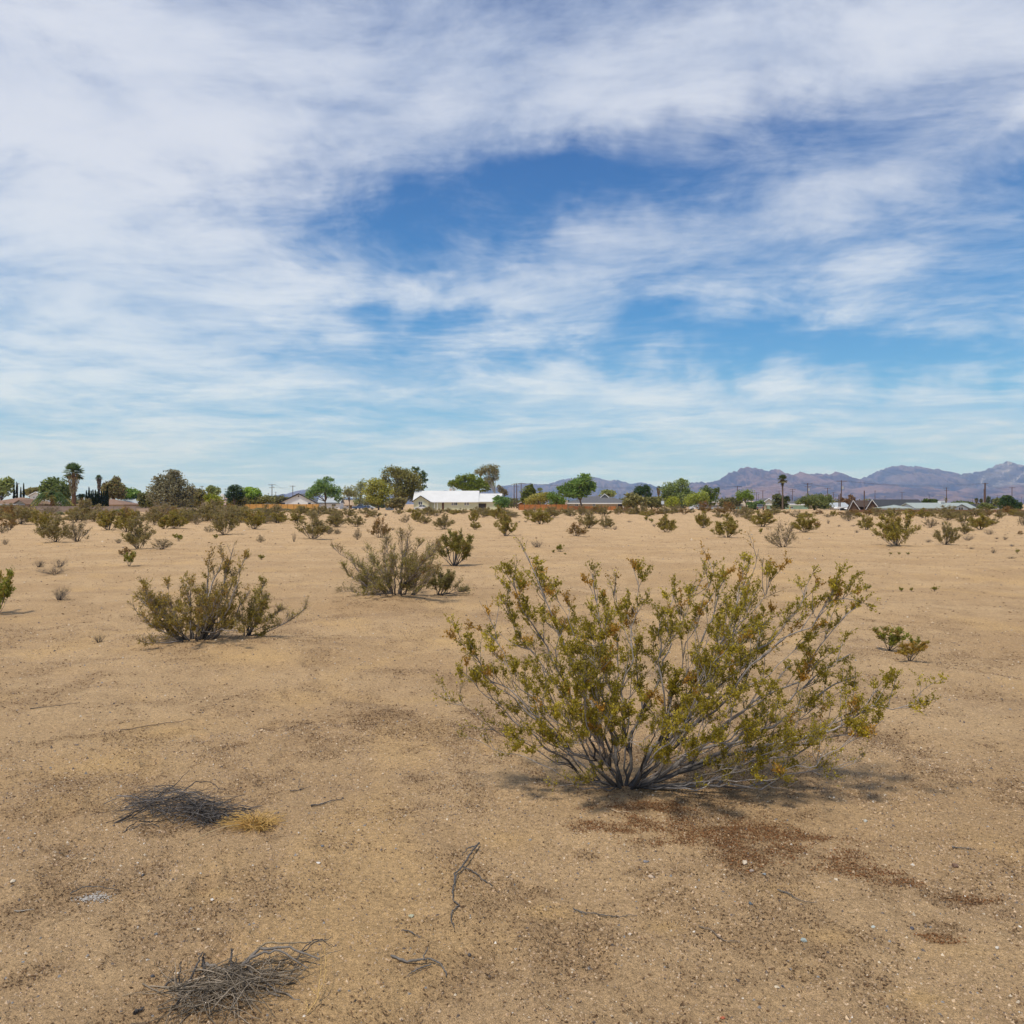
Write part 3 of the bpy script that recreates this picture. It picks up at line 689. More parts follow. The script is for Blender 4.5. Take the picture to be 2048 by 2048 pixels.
def house_twin_gable():
    Y = 200; h = thing("twin_gable_house", "dark brown sided house with two white edged gables and charcoal roof", "house")
    a0, am, a1 = X(1700, Y), X(1708, Y), X(1723, Y)
    g1 = (X(1699, Y), X(1709, Y), X(1722.5, Y), Z(1015.5, Y), Z(1000.4, Y)); g2 = (X(1731, Y), X(1744, Y), X(1759.5, Y), Z(1015.5, Y), Z(998.8, Y))
    w = MB()
    for i, (x0, xm, x1, ze, zr) in enumerate((g1, g2)):
        gable_wall(w, x0 + .4, x1 - .4, Y + i * .3, Y + 9, -.3, ze, zr, xm)
    w.box((g2[2] - .39, Y + 2, -.3), (X(1836, Y), Y + 8.8, Z(1013.5, Y)))
    w.box((g1[2] - .39, Y + 3, -.3), (g2[0] + .39, Y + 8.7, Z(1013.5, Y)))
    w.build("wall", P_brownwall, h)
    brn = mat("dark_brown_shingle", (0.080, 0.056, 0.044), .95, noise=(2.5, .2))
    for i, (g, mm) in enumerate(((g1, brn), (g2, P_darkroof))):
        x0, xm, x1, ze, zr = g
        r = roof_y(x0 + .4, x1 - .4, Y + i * .3, Y + 8, ze, zr, .45, xm=xm).build("roof", mm, h)
        bargeboard(x0 + .4, xm, x1 - .4, Y + i * .3, ze, zr, .45, .20).build("bargeboard", P_white, r)
    zr = g2[4] + .02; ze = Z(1013, Y)
    m = MB(); m.slab([(g1[1] + .6, Y + 1.2, Z(1013, Y)), (g2[0] + 1.0, Y + 1.2, Z(1013, Y)), (g2[1], Y + 5, g1[4]), (g1[1] + .1, Y + 5, g1[4])], .16); m.build("roof", brn, h)
    m = MB(); m.slab([(g2[2] - 1.2, Y + .9, ze), (X(1840, Y), Y + .9, Z(1009.5, Y)), (X(1832, Y), Y + 5, zr), (g2[1] + .1, Y + 5, zr)], .18)
    m.slab([(g2[1] + .1, Y + 5.004, zr), (X(1832, Y), Y + 5.004, zr), (X(1838, Y), Y + 9.3, ze), (g2[2], Y + 9.3, ze)], .18); m.build("roof", P_darkroof, h)
    MB().box((X(1760, Y), Y + 1.0, -.2), (X(1772, Y), Y + 1.994, Z(1015.2, Y))).build("garage_wall", P_white, h)
    MB().box((X(1746, Y), Y + .24, Z(1008, Y)), (X(1748, Y), Y + .297, Z(1004, Y))).build("gable_vent", P_trimdark, h)

    # the house stands turned towards the lot
    p = Vector((X(1744, Y), Y, 0)); h.rotation_euler = (0, 0, math.radians(-20)); q = p.copy(); q.rotate(h.rotation_euler); h.location = p - q

def house_blue():
    Y = 186; h = thing("blue_house", "pale blue house with low sage grey roof and a front gable", "house")
    x0, x1 = X(1832, Y), X(1949, Y); ze, zr = Z(1015, Y), Z(1005.5, Y + 4)
    w = MB(); w.prism([(Y, -.3), (Y, ze), (Y + 4, zr - .2), (Y + 8, ze), (Y + 8, -.3)], 'x', x0, x1)
    gx0, gxm, gx1 = X(1894.5, Y), X(1911, Y), X(1927, Y); gable_wall(w, gx0 + .3, gx1 - .3, Y - 2.2, Y - .002, -.3, Z(1014.8, Y), Z(1008.3, Y), gxm)
    w.build("wall", P_blue, h)
    roof_x(x0, x1, Y, Y + 8, ze, zr, .45).build("roof", P_sageroof, h)
    r = roof_y(gx0 + .3, gx1 - .3, Y - 2.2, Y + 1.5, Z(1014.8, Y), Z(1008.3, Y), .4, xm=gxm).build("roof", P_sageroof, h)
    bargeboard(gx0 + .3, gxm, gx1 - .3, Y - 2.2, Z(1014.8, Y), Z(1008.3, Y), .4, .16).build("bargeboard", mat("slate_trim", (.13, .15, .18), .8), r)
    for a, b in ((1850, 1855), (1868, 1874), (1884, 1889), (1935, 1941)): window(h, X(a, Y), X(b, Y), Z(1020.5, Y), Z(1016.2, Y), Y, 1)
    window(h, X(1906, Y), X(1916, Y), Z(1020.5, Y), Z(1014, Y), Y - 2.2, 1); door(h, X(1877, Y), X(1880.5, Y), -.15, Z(1016.3, Y), Y, P_white)
    ac = MB().box((X(1895, Y), Y + 3.0, zr - .45), (X(1903.5, Y), Y + 4.3, zr + .42)).build("rooftop_cooler", P_white, h)
    for k in range(4): MB().box((X(1895.6, Y), Y + 2.96, zr - .2 + k * .14), (X(1903, Y), Y + 2.995, zr - .14 + k * .14)).build("louver", P_metal, ac)

def simple_house(name, label, Y, px0, px1, pye, pyr, mw, mr, kind='x', depth=8, windows=(), doors=(), ov=.45, group=None):
    h = thing(name, label, "house", group=group); x0, x1 = X(px0, Y), X(px1, Y); ze, zr = Z(pye, Y), Z(pyr, Y)
    w = MB()
    if kind == 'x': w.prism([(Y, -.4), (Y, ze), (Y + depth / 2, zr - .2), (Y + depth, ze), (Y + depth, -.4)], 'x', x0, x1); r = roof_x(x0, x1, Y, Y + depth, ze, zr, ov)
    elif kind == 'y': gable_wall(w, x0, x1, Y, Y + depth, -.4, ze, zr); r = roof_y(x0, x1, Y, Y + depth, ze, zr, ov)
    elif kind == 'hip': w.box((x0, Y, -.4), (x1, Y + depth, ze - .05)); r = roof_hip(x0, x1, Y, Y + depth, ze, zr, ov)
    else: w.box((x0, Y, -.4), (x1, Y + depth, ze)); r = MB().box((x0 - ov, Y - ov, ze + .003), (x1 + ov, Y + depth + ov, zr))
    w.build("wall", mw, h); ro = r.build("roof", mr, h)
    if kind == 'y': bargeboard(x0, (x0 + x1) / 2, x1, Y, ze, zr, ov, .2).build("bargeboard", P_white, ro)
    for a, b, c, d in windows: window(h, X(a, Y), X(b, Y), Z(d, Y), Z(c, Y), Y, 1)
    for a, b, c in doors: door(h, X(a, Y), X(b, Y), -.2, Z(c, Y), Y)
    return h

house_white_roof(); house_white_gable(); house_small_tan(); house_grey_roof(); house_twin_gable(); house_blue()
hb = simple_house("tile_roof_house", "tan house with reddish brown tile roof and pale patio cover by the cypresses", 196, -40, 66, 1008.5, 994.5, P_tan, P_brownroof, 'hip', 12, ((20, 26, 1010, 1013),))
Y = 194.5
r = roof_y(X(26, Y), X(52, Y), Y, Y + 5, Z(1007, Y), Z(999, Y), .3).build("roof", P_brownroof, hb)
g_ = MB(); gable_wall(g_, X(27, Y), X(51, Y), Y + .2, Y + 2, -.3, Z(1007, Y), Z(999, Y)); g_.build("gable", P_tan, hb)
MB().box((X(2, Y), Y - 3, Z(1010.5, Y)), (X(51, Y), Y - .05, Z(1007.6, Y))).build("patio_cover", P_paleroof, hb)
for a in (5, 27, 49): MB().box((X(a, Y) - .07, Y - 2.8, -.2), (X(a, Y) + .07, Y - 2.66, Z(1010.5, Y) - .003)).build("patio_post", P_tan, hb)
simple_house("two_storey_house", "white two storey house with sloping roof peeking out behind the feather palm", 235, 60, 86, 990, 983.5, P_white, P_paleroof, 'y', 9, ((66, 70, 993, 997),))
simple_house("brown_hip_house", "low tan house with brown hip roof behind the row of cypresses", 205, 153, 246, 1009, 998, P_tan, P_brownroof, 'hip', 10, ((160, 166, 1010.5, 1013.5),))
simple_house("pale_metal_roof_house", "low building under a long pale grey metal roof beside the brown roofed house", 225, 226, 284, 1009.5, 997, P_tan, P_paleroof, 'x', 12)
hc = simple_house("chimney_house", "rosy tan house with white chimney half hidden by yellow green bushes", 255, 395, 459, 1008, 995, P_tan, mat("rosy_shingle", (0.36, 0.25, 0.20), .95, noise=(2, .12)), 'x', 9, ((450, 456, 1010, 1014),))
MB().box((X(437, 255), 257, Z(999, 255)), (X(443, 255), 257.9, Z(987.5, 255))).build("chimney", P_white, hc)
simple_house("white_shed", "small white shed in the shade of the tall broad tree", 232, 771, 783, 1009, 1003.5, P_white, P_greyroof, 'x', 4)
simple_house("garden_shed", "tiny wooden shed roof above the orange stained fence by the poles", 252, 1036, 1048, 1007, 1003.5, mat("red_wood", (.3, .16, .09), .9), P_brownroof, 'y', 4, ov=.2)
simple_house("cream_box_house", "plain cream building between the dark pine and the hedge", 290, 1427, 1444, 1005, 999.5, P_tan, P_white, 'flat', 7, ((1431, 1434, 1007, 1010),), ov=.2)
simple_house("mint_house", "mint green house with low tan roof and brown door", 262, 1474, 1512, 1011, 1001.8, P_mint, mat("tan_gravel_roof", (.42, .34, .25), .95, noise=(2, .1)), 'x', 9, ((1496, 1501, 1013, 1017),), ((1483, 1488.5, 1013),))
simple_house("cream_gable_house", "cream house with white edged gable next to the mint green house", 275, 1526, 1548, 1004, 996.5, P_tan, P_greyroof, 'y', 8, ((1534, 1539, 1006, 1010),))
simple_house("mint_flat_house", "long mint green building under a flat white roof behind the olive hedge tree", 270, 1543, 1617, 1010.5, 1008, P_mint, P_white, 'flat', 8, ((1552, 1557, 1013, 1017), (1580, 1586, 1013, 1017)), ((1566, 1570, 1013),))
simple_house("grey_shed_house", "low shed under a pale grey roof by the tall utility pole", 245, 1666, 1698, 1013, 1005, P_tan, P_paleroof, 'x', 8)
simple_house("blue_garage", "small blue grey garage with sage roof between dark roofed and pale blue houses", 182, 1775, 1822, 1016, 1009.5, P_blue, P_sageroof, 'hip', 6)
simple_house("dark_roof_house", "far white walled house with charcoal roof behind the two fan palms", 260, 1946, 2005, 1014, 1008, P_white, P_darkroof, 'x', 8, ((1975, 1979, 1015.5, 1018),))
simple_house("slate_roof_house", "low slate blue roof showing above the mint green building", 310, 1573, 1592, 1004, 1001.5, P_blue, P_greyroof, 'x', 8, ov=.2)

# ------------------------------------------------------------------ walls and fences
M_block = mat("taupe_block", (0.30, 0.235, 0.20), 0.95, noise=(1.2, 0.1), bump=(12, .3))
M_blockpale = mat("pale_block", (0.46, 0.35, 0.26), 0.95, noise=(1.2, 0.1))
M_cap = mat("wall_cap", (0.36, 0.29, 0.25), 0.95, noise=(1.5, 0.1))
M_gold = mat("golden_fence_board", (0.60, 0.33, 0.10), 0.85, noise=(2.0, 0.15))
M_orange = mat("orange_stained_board", (0.42, 0.165, 0.055), 0.85, noise=(2.0, 0.18))
M_rust = mat("rusty_brown_board", (0.20, 0.105, 0.065), 0.9, noise=(2.0, 0.2))
M_tanfence = mat("tan_fence_board", (0.46, 0.33, 0.20), 0.9, noise=(2.0, 0.15))
M_fpost = mat("fence_post_wood", (0.20, 0.12, 0.06), 0.9, noise=(3, 0.2))

def fence(name, label, Y, px0, px1, zt, mb, mp, step_px, cat="fence", zb=-0.25, Y2=None):
    f = thing(name, label, cat); n = max(2, int(round((px1 - px0) / step_px)))
    Y2 = Y if Y2 is None else Y2
    xs = np.linspace(X(px0, Y), X(px1, Y2), n + 1); ys = np.linspace(Y, Y2, n + 1)
    for k in range(n):
        z1 = zt + R_.uniform(-.03, .03)
        dx = (xs[k + 1] - xs[k]); m = MB(); nb = max(4, int(dx / .32))
        for b in range(nb):           # upright boards of the panel, each a little proud or short
            xa = xs[k] + .06 + (dx - .12) * b / nb; xb = xs[k] + .06 + (dx - .12) * (b + 1) / nb - .012; o = R_.uniform(0, .015)
            yb = ys[k] + (ys[k + 1] - ys[k]) * (b + .5) / nb
            m.box((xa, yb - .02 - o, zb), (xb, yb + .01, z1 + R_.uniform(-.03, .015)))
        m.build("panel", mb, f)
    for k in range(n + 1):
        MB().box((xs[k] - .055, ys[k] - .07, zb), (xs[k] + .055, ys[k] + .06, zt + .06)).build("post", mp, f)

def block_wall(name, label, Y, px0, px1, zt, m, cap, Y2=None, zb=-.4):
    f = thing(name, label, "wall"); n = max(1, int((px1 - px0) / 22)); Y2 = Y if Y2 is None else Y2
    xs = np.linspace(X(px0, Y), X(px1, Y2), n + 1); ys = np.linspace(Y, Y2, n + 1)
    for k in range(n):
        a, b = (xs[k], ys[k]), (xs[k + 1], ys[k + 1])
        w = MB(); w.slab([(a[0] + .01, a[1], zt), (b[0] - .01, b[1], zt), (b[0] - .01, b[1] + .2, zt), (a[0] + .01, a[1] + .2, zt)], zt - zb); w.build("wall_bay", m, f)
        c = MB(); c.slab([(a[0], a[1] - .04, zt + .07), (b[0] - .004, b[1] - .04, zt + .07), (b[0] - .004, b[1] + .24, zt + .07), (a[0], a[1] + .24, zt + .07)], .065); c.build("cap", cap, f)
        MB().box((a[0] - .22, a[1] - .06, zb), (a[0] + .008, a[1] + .26, zt + .10)).build("pier", m, f)

block_wall("block_wall", "long taupe block wall in front of the palms and cypresses", 166, 72, 271, Z(1013.2, 166), M_block, M_cap)
block_wall("block_wall", "pale tan block wall in front of the big grey green tree", 176, 273, 412, Z(1016.4, 176), M_blockpale, M_cap)
fence("board_fence", "tan board fence with posts before the brown tiled house", 160, -30, 71, Z(1015.5, 160), M_tanfence, M_fpost, 10)
fence("board_fence", "new golden board fence before the white gabled house", 250, 487, 638, Z(1008.3, 250), M_gold, M_fpost, 13)
fence("board_fence", "orange stained board fence beside the three utility poles", 232, 1038, 1135, Z(1009, 232), M_orange, M_fpost, 11)
fence("board_fence", "orange brown board fence before the grey hip roofed house", 225, 1137, 1232, Z(1012.3, 225), M_orange, M_fpost, 11)
fence("board_fence", "low rusty brown fence running before the pale blue house", 166, 1714, 2120, Z(1019.3, 166), M_rust, M_fpost, 16)

# ------------------------------------------------------------------ poles, wires, signs
M_pole = mat("pole_wood", (0.115, 0.075, 0.055), 0.95, noise=(3, 0.25))
M_poled = mat("pole_wood_grey", (0.16, 0.14, 0.125), 0.95, noise=(3, 0.25))
M_ins = mat("insulator", (0.30, 0.28, 0.27), 0.4)
M_tran = mat("transformer_grey", (0.45, 0.47, 0.48), 0.5)
M_wire = mat("wire", (0.05, 0.05, 0.055), 0.6)
POLE_AT = {}

def utility_pole(px, top, label, arms=1, armpx=None, trans=False, hgt=10.0, lean=0.0, m=None, r=0.17, Y=None):
    Y = (hgt - CAM_H) * F / (HY - top) if Y is None else Y
    hgt = Z(top, Y); x = X(px, Y); m = m or M_pole
    p = thing("utility_pole", label, "utility pole", (x, Y, 0), "utility poles of the neighbourhood")
    MB().tube([(0, 0, -.3), (lean * .5, 0, hgt * .5), (lean, 0, hgt)], [r * 1.15, r, r * .78], 8).build("shaft", m, p, smooth=True)
    w = (armpx * Y / F if armpx else 2.4) / 2
    for k in range(arms):
        z = hgt - .35 - k * 1.15
        wk = w * (1 - .25 * k)
        a = MB().box((-wk + lean, -.26, z - .07), (wk + lean, -.14, z + .07)).build("crossarm", m, p)
        for s in (-.92, -.5, .5, .92):
            MB().cyl((s * wk + lean, -.2, z + .165), 'z', .06, .19, 8).build("insulator", M_ins, a)
    if trans:
        t = MB().cyl((.42, -.05, hgt - 2.6), 'z', .3, 1.0, 14).build("transformer", M_tran, p, smooth=False)
        MB().cyl((.42, -.05, hgt - 2.02), 'z', .06, .16, 8).build("bushing", M_ins, t)
    POLE_AT[px] = (x + lean, Y - .2, hgt - .15, w)
    return p

for a in ((35.5, 966, "short pole with crossarm among the small cypresses over the brown tiled house", 1, 8), (404, 971.5, "brown pole rising beside the big grey green tree", 1, 9),
          (455, 977, "pole with wide crossarm beside the dark round tree", 2, 14), (537, 986, "tiny far pole just beside the double armed pole", 1, 4), (544, 968, "double armed grey pole above the golden fence", 2, 14),
          (551.5, 984, "tiny far pole under the double armed grey pole", 1, 4), (585.6, 971, "pole with low crossarm above the white gable", 1, 11)):
    utility_pole(a[0], a[1], a[2], a[3], a[4], m=M_poled)
utility_pole(1028.3, 968, "slim plain pole of three before the blue hills", 1, 12)
utility_pole(1033.4, 966, "double armed middle pole of the cluster of three", 2, 13)
utility_pole(1042.3, 965.5, "outer pole of the cluster, next to the dark olive tree", 1, 11)
for a in ((1240, 989, "thin far pole behind the grey hip roof", 1, 4), (1474.6, 972, "reddish pole beside the round green tree", 1, 14), (1513, 984.5, "short far pole next to the round green tree, wide arm", 1, 12),
          (1516.5, 988, "small thin pole behind the short wide armed pole", 1, 3), (1525.6, 980.5, "slim pole above the cream gable", 1, 10), (1558, 981, "pole beside the tall palm trunk", 1, 13),
          (1585, 977.5, "double armed dark pole over the slate blue roof", 2, 12), (1582.3, 990, "little pole close to the double armed dark pole", 1, 3), (1655, 975.5, "pole with low arm behind the broad olive tree", 1, 13),
          (1667, 984.5, "small double armed pole beyond the broad olive tree", 2, 8), (1750, 981, "bare topped pole over the charcoal roof", 1, 3),
          (1770, 992.5, "tiny pole behind the charcoal roof ridge", 1, 6), (1804, 984, "wide armed pole over the end of the charcoal roof", 1, 11), (1858.3, 989, "pole behind the sage roof ridge", 1, 9),
          (1893, 974.7, "double armed pole behind the rooftop cooler", 2, 13), (1945.3, 996, "stubby far pole by the charcoal roofed white house", 1, 4), (1995, 990.5, "pole behind the big dark shrub tree", 1, 9),
          (2024, 974, "tall wide armed pole over the dark shrub tree", 1, 12), (2043, 993.5, "far pole past the dark shrub tree", 1, 4), (2047, 1000, "low far pole past the dark shrub tree, double armed", 2, 4)):
    utility_pole(*a[:5])
utility_pole(1615.4, 966, "double armed pole with grey transformer in the broad olive tree", 2, 17, True)
utility_pole(1682.8, 960.5, "tall wide armed pole by the pale grey shed", 1, 20, True)
for px, top, lab in ((1677.8, 990, "short bare stub pole beside the tall wide armed pole"), (1680.5, 987, "middle bare stub pole touching the tall wide armed pole"), (1728.6, 981.5, "bare brown pole standing between two gables")):
    YY = 196 if px > 1700 else 232
    s = thing("stub_pole", lab, "pole", (X(px, YY), YY, 0)); hh = Z(top, YY)
    MB().tube([(0, 0, -.3), (0, 0, hh)], [.15, .12], 8).build("shaft", M_pole, s, smooth=True); MB().cyl((0, 0, hh + .02), 'z', .15, .06, 8).build("cap", M_ins, s)
utility_pole(1970.2, 965.7, "thick brown double pole in front of the granite peak", 1, 11, r=.30)
utility_pole(1968.4, 978, "thick lower companion pole strapped to the double pole", 1, 4, r=.30)

def power_line(a, b, label, k=-1, sag=1.2):
    A, B = POLE_AT[a], POLE_AT[b]; t = np.linspace(0, 1, 24)[:, None]
    P = (1 - t) * np.array([A[0] + k * A[3] * .92, A[1], A[2]]) + t * np.array([B[0] + k * B[3] * .92, B[1], B[2]])
    P[:, 2] -= sag * 4 * (t * (1 - t))[:, 0]
    m = MB().tube(P, .022, 4); o = m.build("power_line", M_wire, None, smooth=True); o["label"] = label; o["category"] = "wire"

for a, b, n in ((1474.6, 1615.4, "from the reddish pole to the transformer pole"), (1615.4, 1682.8, "from the transformer pole to the tall wide armed pole"), (1682.8, 1970.2, "from the tall wide armed pole to the thick double pole"),
                (1970.2, 2024, "from the thick double pole to the pole over dark shrub tree"), (1042.3, 1474.6, "from the three pole cluster to the reddish pole"), (544, 585.6, "between the two poles above the golden fence")):
    for k in (-1, 1): power_line(a, b, f"{'upper' if k < 0 else 'lower'} electric wire {n}", k, 1.2 if k < 0 else 1.7)

def sign_post():
    Y = 236; s = thing("road_sign", "small pale blue sign on a thin post before the feathery green tree", "sign", (X(1325.3, Y), Y, 0))
    MB().cyl((0, 0, 1.6), 'z', .05, 3.6, 8).build("post", M_metal_post, s); MB().box((-.42, -.09, Z(1008.5, Y)), (.42, -.055, Z(1002, Y))).build("panel", mat("sign_blue", (.55, .62, .70), .5), s)
M_metal_post = P_metal
sign_post()
Y = 215; s = thing("marker_post", "short yellow marker post on the sand before the mint building", "post", (X(1580, Y), Y, 0))
MB().cyl((0, 0, .5), 'z', .12, 1.15, 10).build("shaft", mat("yellow_paint", (.55, .40, .12), .7), s); MB().cyl((0, 0, 1.1), 'z', .13, .06, 10).build("cap", P_white, s)
Y = 222; s = thing("street_lamp", "cobra head street lamp beside the rooftop cooler pole", "street lamp", (X(1889.5, Y), Y, 0))
hh = Z(993, Y); MB().tube([(0, 0, -.2), (0, 0, hh), (-.8, 0, hh + .3), (-1.6, 0, hh + .35)], [.11, .09, .06, .06], 8).build("mast", P_metal, s, smooth=True)
MB().box((-2.3, -.14, hh + .26), (-1.5, .14, hh + .42)).build("lamp_head", P_metal, s)

# ------------------------------------------------------------------ cars and trailers
M_tyre = mat("tyre", (0.03, 0.03, 0.03), 0.9); M_rim = mat("rim", (0.45, 0.45, 0.46), 0.4, metal=0.7)
M_lamp = mat("headlight", (0.75, 0.75, 0.72), 0.2); M_tail = mat("taillight", (0.35, 0.02, 0.02), 0.3)

def car(px, Y, label, kind, colr, flip=False, lift=0.0, rz=0.0, cat="car"):
    paint = mat("car_paint", colr, 0.35, spec=0.5, coat=0.5)
    prof_ = {'sedan': ([(-2.2, .35), (-2.22, .75), (-2.1, .92), (-1.2, .98), (1.2, .96), (2.1, .80), (2.2, .55), (2.15, .35)], [(-1.55, .95), (-.95, 1.42), (.45, 1.42), (1.25, .95)]),
             'beetle': ([(-2.0, .35), (-2.05, .60), (-1.85, .82), (-1.3, .95), (1.0, .95), (1.75, .82), (2.0, .55), (1.95, .35)], [(-1.55, .92), (-.9, 1.36), (-.2, 1.50), (.45, 1.42), (.95, .94)]),
             'suv': ([(-2.3, .42), (-2.32, 1.0), (-2.2, 1.08), (1.0, 1.06), (2.2, .98), (2.3, .62), (2.25, .42)], [(-2.22, 1.07), (-2.05, 1.72), (.3, 1.72), (1.05, 1.06)]),
             'pickup': ([(-2.75, .48), (-2.77, 1.02), (-.7, 1.05), (1.25, 1.06), (2.55, .96), (2.65, .60), (2.6, .48)], [(-.72, 1.05), (-.6, 1.72), (.55, 1.72), (1.25, 1.05)])}[kind]
    c = thing("pickup_truck" if kind == 'pickup' else "parked_car", label, "pickup" if kind == 'pickup' else cat, (X(px, Y), Y, lift), "vehicles parked along the houses", rz + (math.pi if flip else 0))
    body, cab = prof_; hw = .88
    MB().prism(body, 'y', -hw, hw).build("body", paint, c)
    MB().prism(cab, 'y', -hw + .10, hw - .10).build("cabin", paint, c)
    zt = max(p[1] for p in cab); xa, xb = cab[0][0], cab[-1][0]; ta, tb = cab[1][0], cab[-2][0]
    zb = cab[0][1] + .05
    for sgn in (-1, 1):
        y = sgn * (hw - .10)
        xm = (ta + tb) / 2 - .05
        for q in ([(xa + .2, zb), (xm - .05, zb), (xm - .05, zt - .07), (ta + .08, zt - .07)], [(xm + .05, zb), (xb - .25, zb), (tb - .05, zt - .07), (xm + .05, zt - .07)]):
            MB().prism(q, 'y', y - .012 if sgn > 0 else y - .014, y + .014 if sgn > 0 else y + .012).build("window", P_glass, c)
    for p0, p1, nm in ((cab[-1], cab[-2], "windscreen"), (cab[0], cab[1], "rear_window")):
        d = .012 if nm == "windscreen" else -.012; a = .12
        q0 = (p0[0] + (p1[0] - p0[0]) * a, p0[1] + (p1[1] - p0[1]) * a); q1 = (p0[0] + (p1[0] - p0[0]) * (1 - a), p0[1] + (p1[1] - p0[1]) * (1 - a))
        MB().add([(q0[0] + d, -.68, q0[1]), (q0[0] + d, .68, q0[1]), (q1[0] + d, .64, q1[1]), (q1[0] + d, -.64, q1[1])], [(0, 1, 2, 3)]).build(nm, P_glass, c)
    L = 1.35 if kind != 'pickup' else 1.75
    for xw in (-L, L):
        for sgn in (-1, 1):
            w = MB().cyl((xw, sgn * (hw - .06), .34), 'y', .34, .22, 18).build("wheel", M_tyre, c); MB().cyl((xw, sgn * (hw + .055), .34), 'y', .2, .02, 14).build("rim", M_rim, w)
    for sgn in (-1, 1):
        MB().box((body[-2][0] - .06, sgn * .62 - .16, .62), (body[-2][0] + .03, sgn * .62 + .16, .80)).build("headlight", M_lamp, c)
        MB().box((body[1][0] - .03, sgn * .68 - .10, .62), (body[1][0] + .06, sgn * .68 + .10, .86)).build("taillight", M_tail, c)
    return c

car(722, 248, "dark blue pickup truck parked before the small white cottage", 'pickup', (.05, .10, .22), True)
car(736, 252, "silver white car parked behind the blue pickup truck", 'sedan', (.6, .62, .64))
car(843, 228, "rounded white car parked before the pale yellow gable", 'beetle', (.72, .73, .75), True)
car(1393, 236, "white car parked under the feathery yellow green tree", 'sedan', (.68, .70, .72))
car(1409, 226, "silver blue van like car parked beside the dark pine", 'suv', (.38, .46, .55))
car(1431, 236, "tan grey car half hidden behind shrubs under the dark pine", 'sedan', (.30, .26, .23))
car(1521, 232, "dark grey off-road wagon parked before the cream gable", 'suv', (.16, .17, .18), rz=1.2)
def trailer(px0, px1, Y, top, label):
    t = thing("camper_trailer", label, "trailer", (0, 0, 0)); x0, x1 = X(px0, Y), X(px1, Y); zt = Z(top, Y)
    MB().prism([(x0, .45), (x1 - .3, .45), (x1, .9), (x1, zt - .25), (x1 - .3, zt), (x0 + .3, zt), (x0, zt - .3)], 'y', Y, Y + 2.3).build("body", P_white, t)
    for a in (.25, .62): window(t, x0 + (x1 - x0) * a, x0 + (x1 - x0) * a + .8, zt - 1.1, zt - .5, Y, 0)
    for s in (.4, .58): MB().cyl((x0 + (x1 - x0) * s, Y - .02, .33), 'y', .33, .2, 16).build("wheel", M_tyre, t)
trailer(1674, 1694, 215, 1013.5, "boxy white camper trailer in front of the pale grey shed")
trailer(1696, 1713, 212, 1015.5, "lower white utility trailer beside the brown gabled house")

# ------------------------------------------------------------------ trees
def crown_points(lumps, Y, n, clump=0.30, sub=16, flat=0.9):
    """points spread through ellipsoidal lumps (photo pixels x, y, rx, ry) at distance Y, gathered in small clumps"""
    L = np.array(lumps, float); vol = (L[:, 2] ** 2) * L[:, 3]; share = vol ** .75 / (vol ** .75).sum()
    out = []
    for (px, py, rx, ry), s in zip(L, share):
        m = max(30, int(n * s)); c = np.array([X(px, Y), Y, Z(py, Y)]); r = np.array([rx, rx * flat, ry]) * Y / F
        k = max(6, int(sub * (rx * ry) ** .5 / 14)); d = rdir(k); cc = d * (rng.random((k, 1)) ** .38) * .86
        pick = rng.integers(0, k, m); q = cc[pick] + rng.normal(size=(m, 3)) * clump * (.55 + .7 * rng.random((k, 1))[pick])
        ln = np.linalg.norm(q, axis=1, keepdims=True); q = np.where(ln > 1.12, q / ln * (1.12 - .3 * rng.random((m, 1)) ** 2), q)
        out.append(c + q * r)
    return np.vstack(out)

def leaf_colors(n, c, var=.25, alt=None, p=.2):
    k = 1 + var * rng.normal(size=(n, 1)); col = np.array(c) * np.clip(k, .45, 1.7)
    if alt is not None:
        a = rng.random(n) < p; col[a] = np.array(alt) * np.clip(k[a], .5, 1.6)
    return np.repeat(np.clip(col, .005, .9), 4, 0)

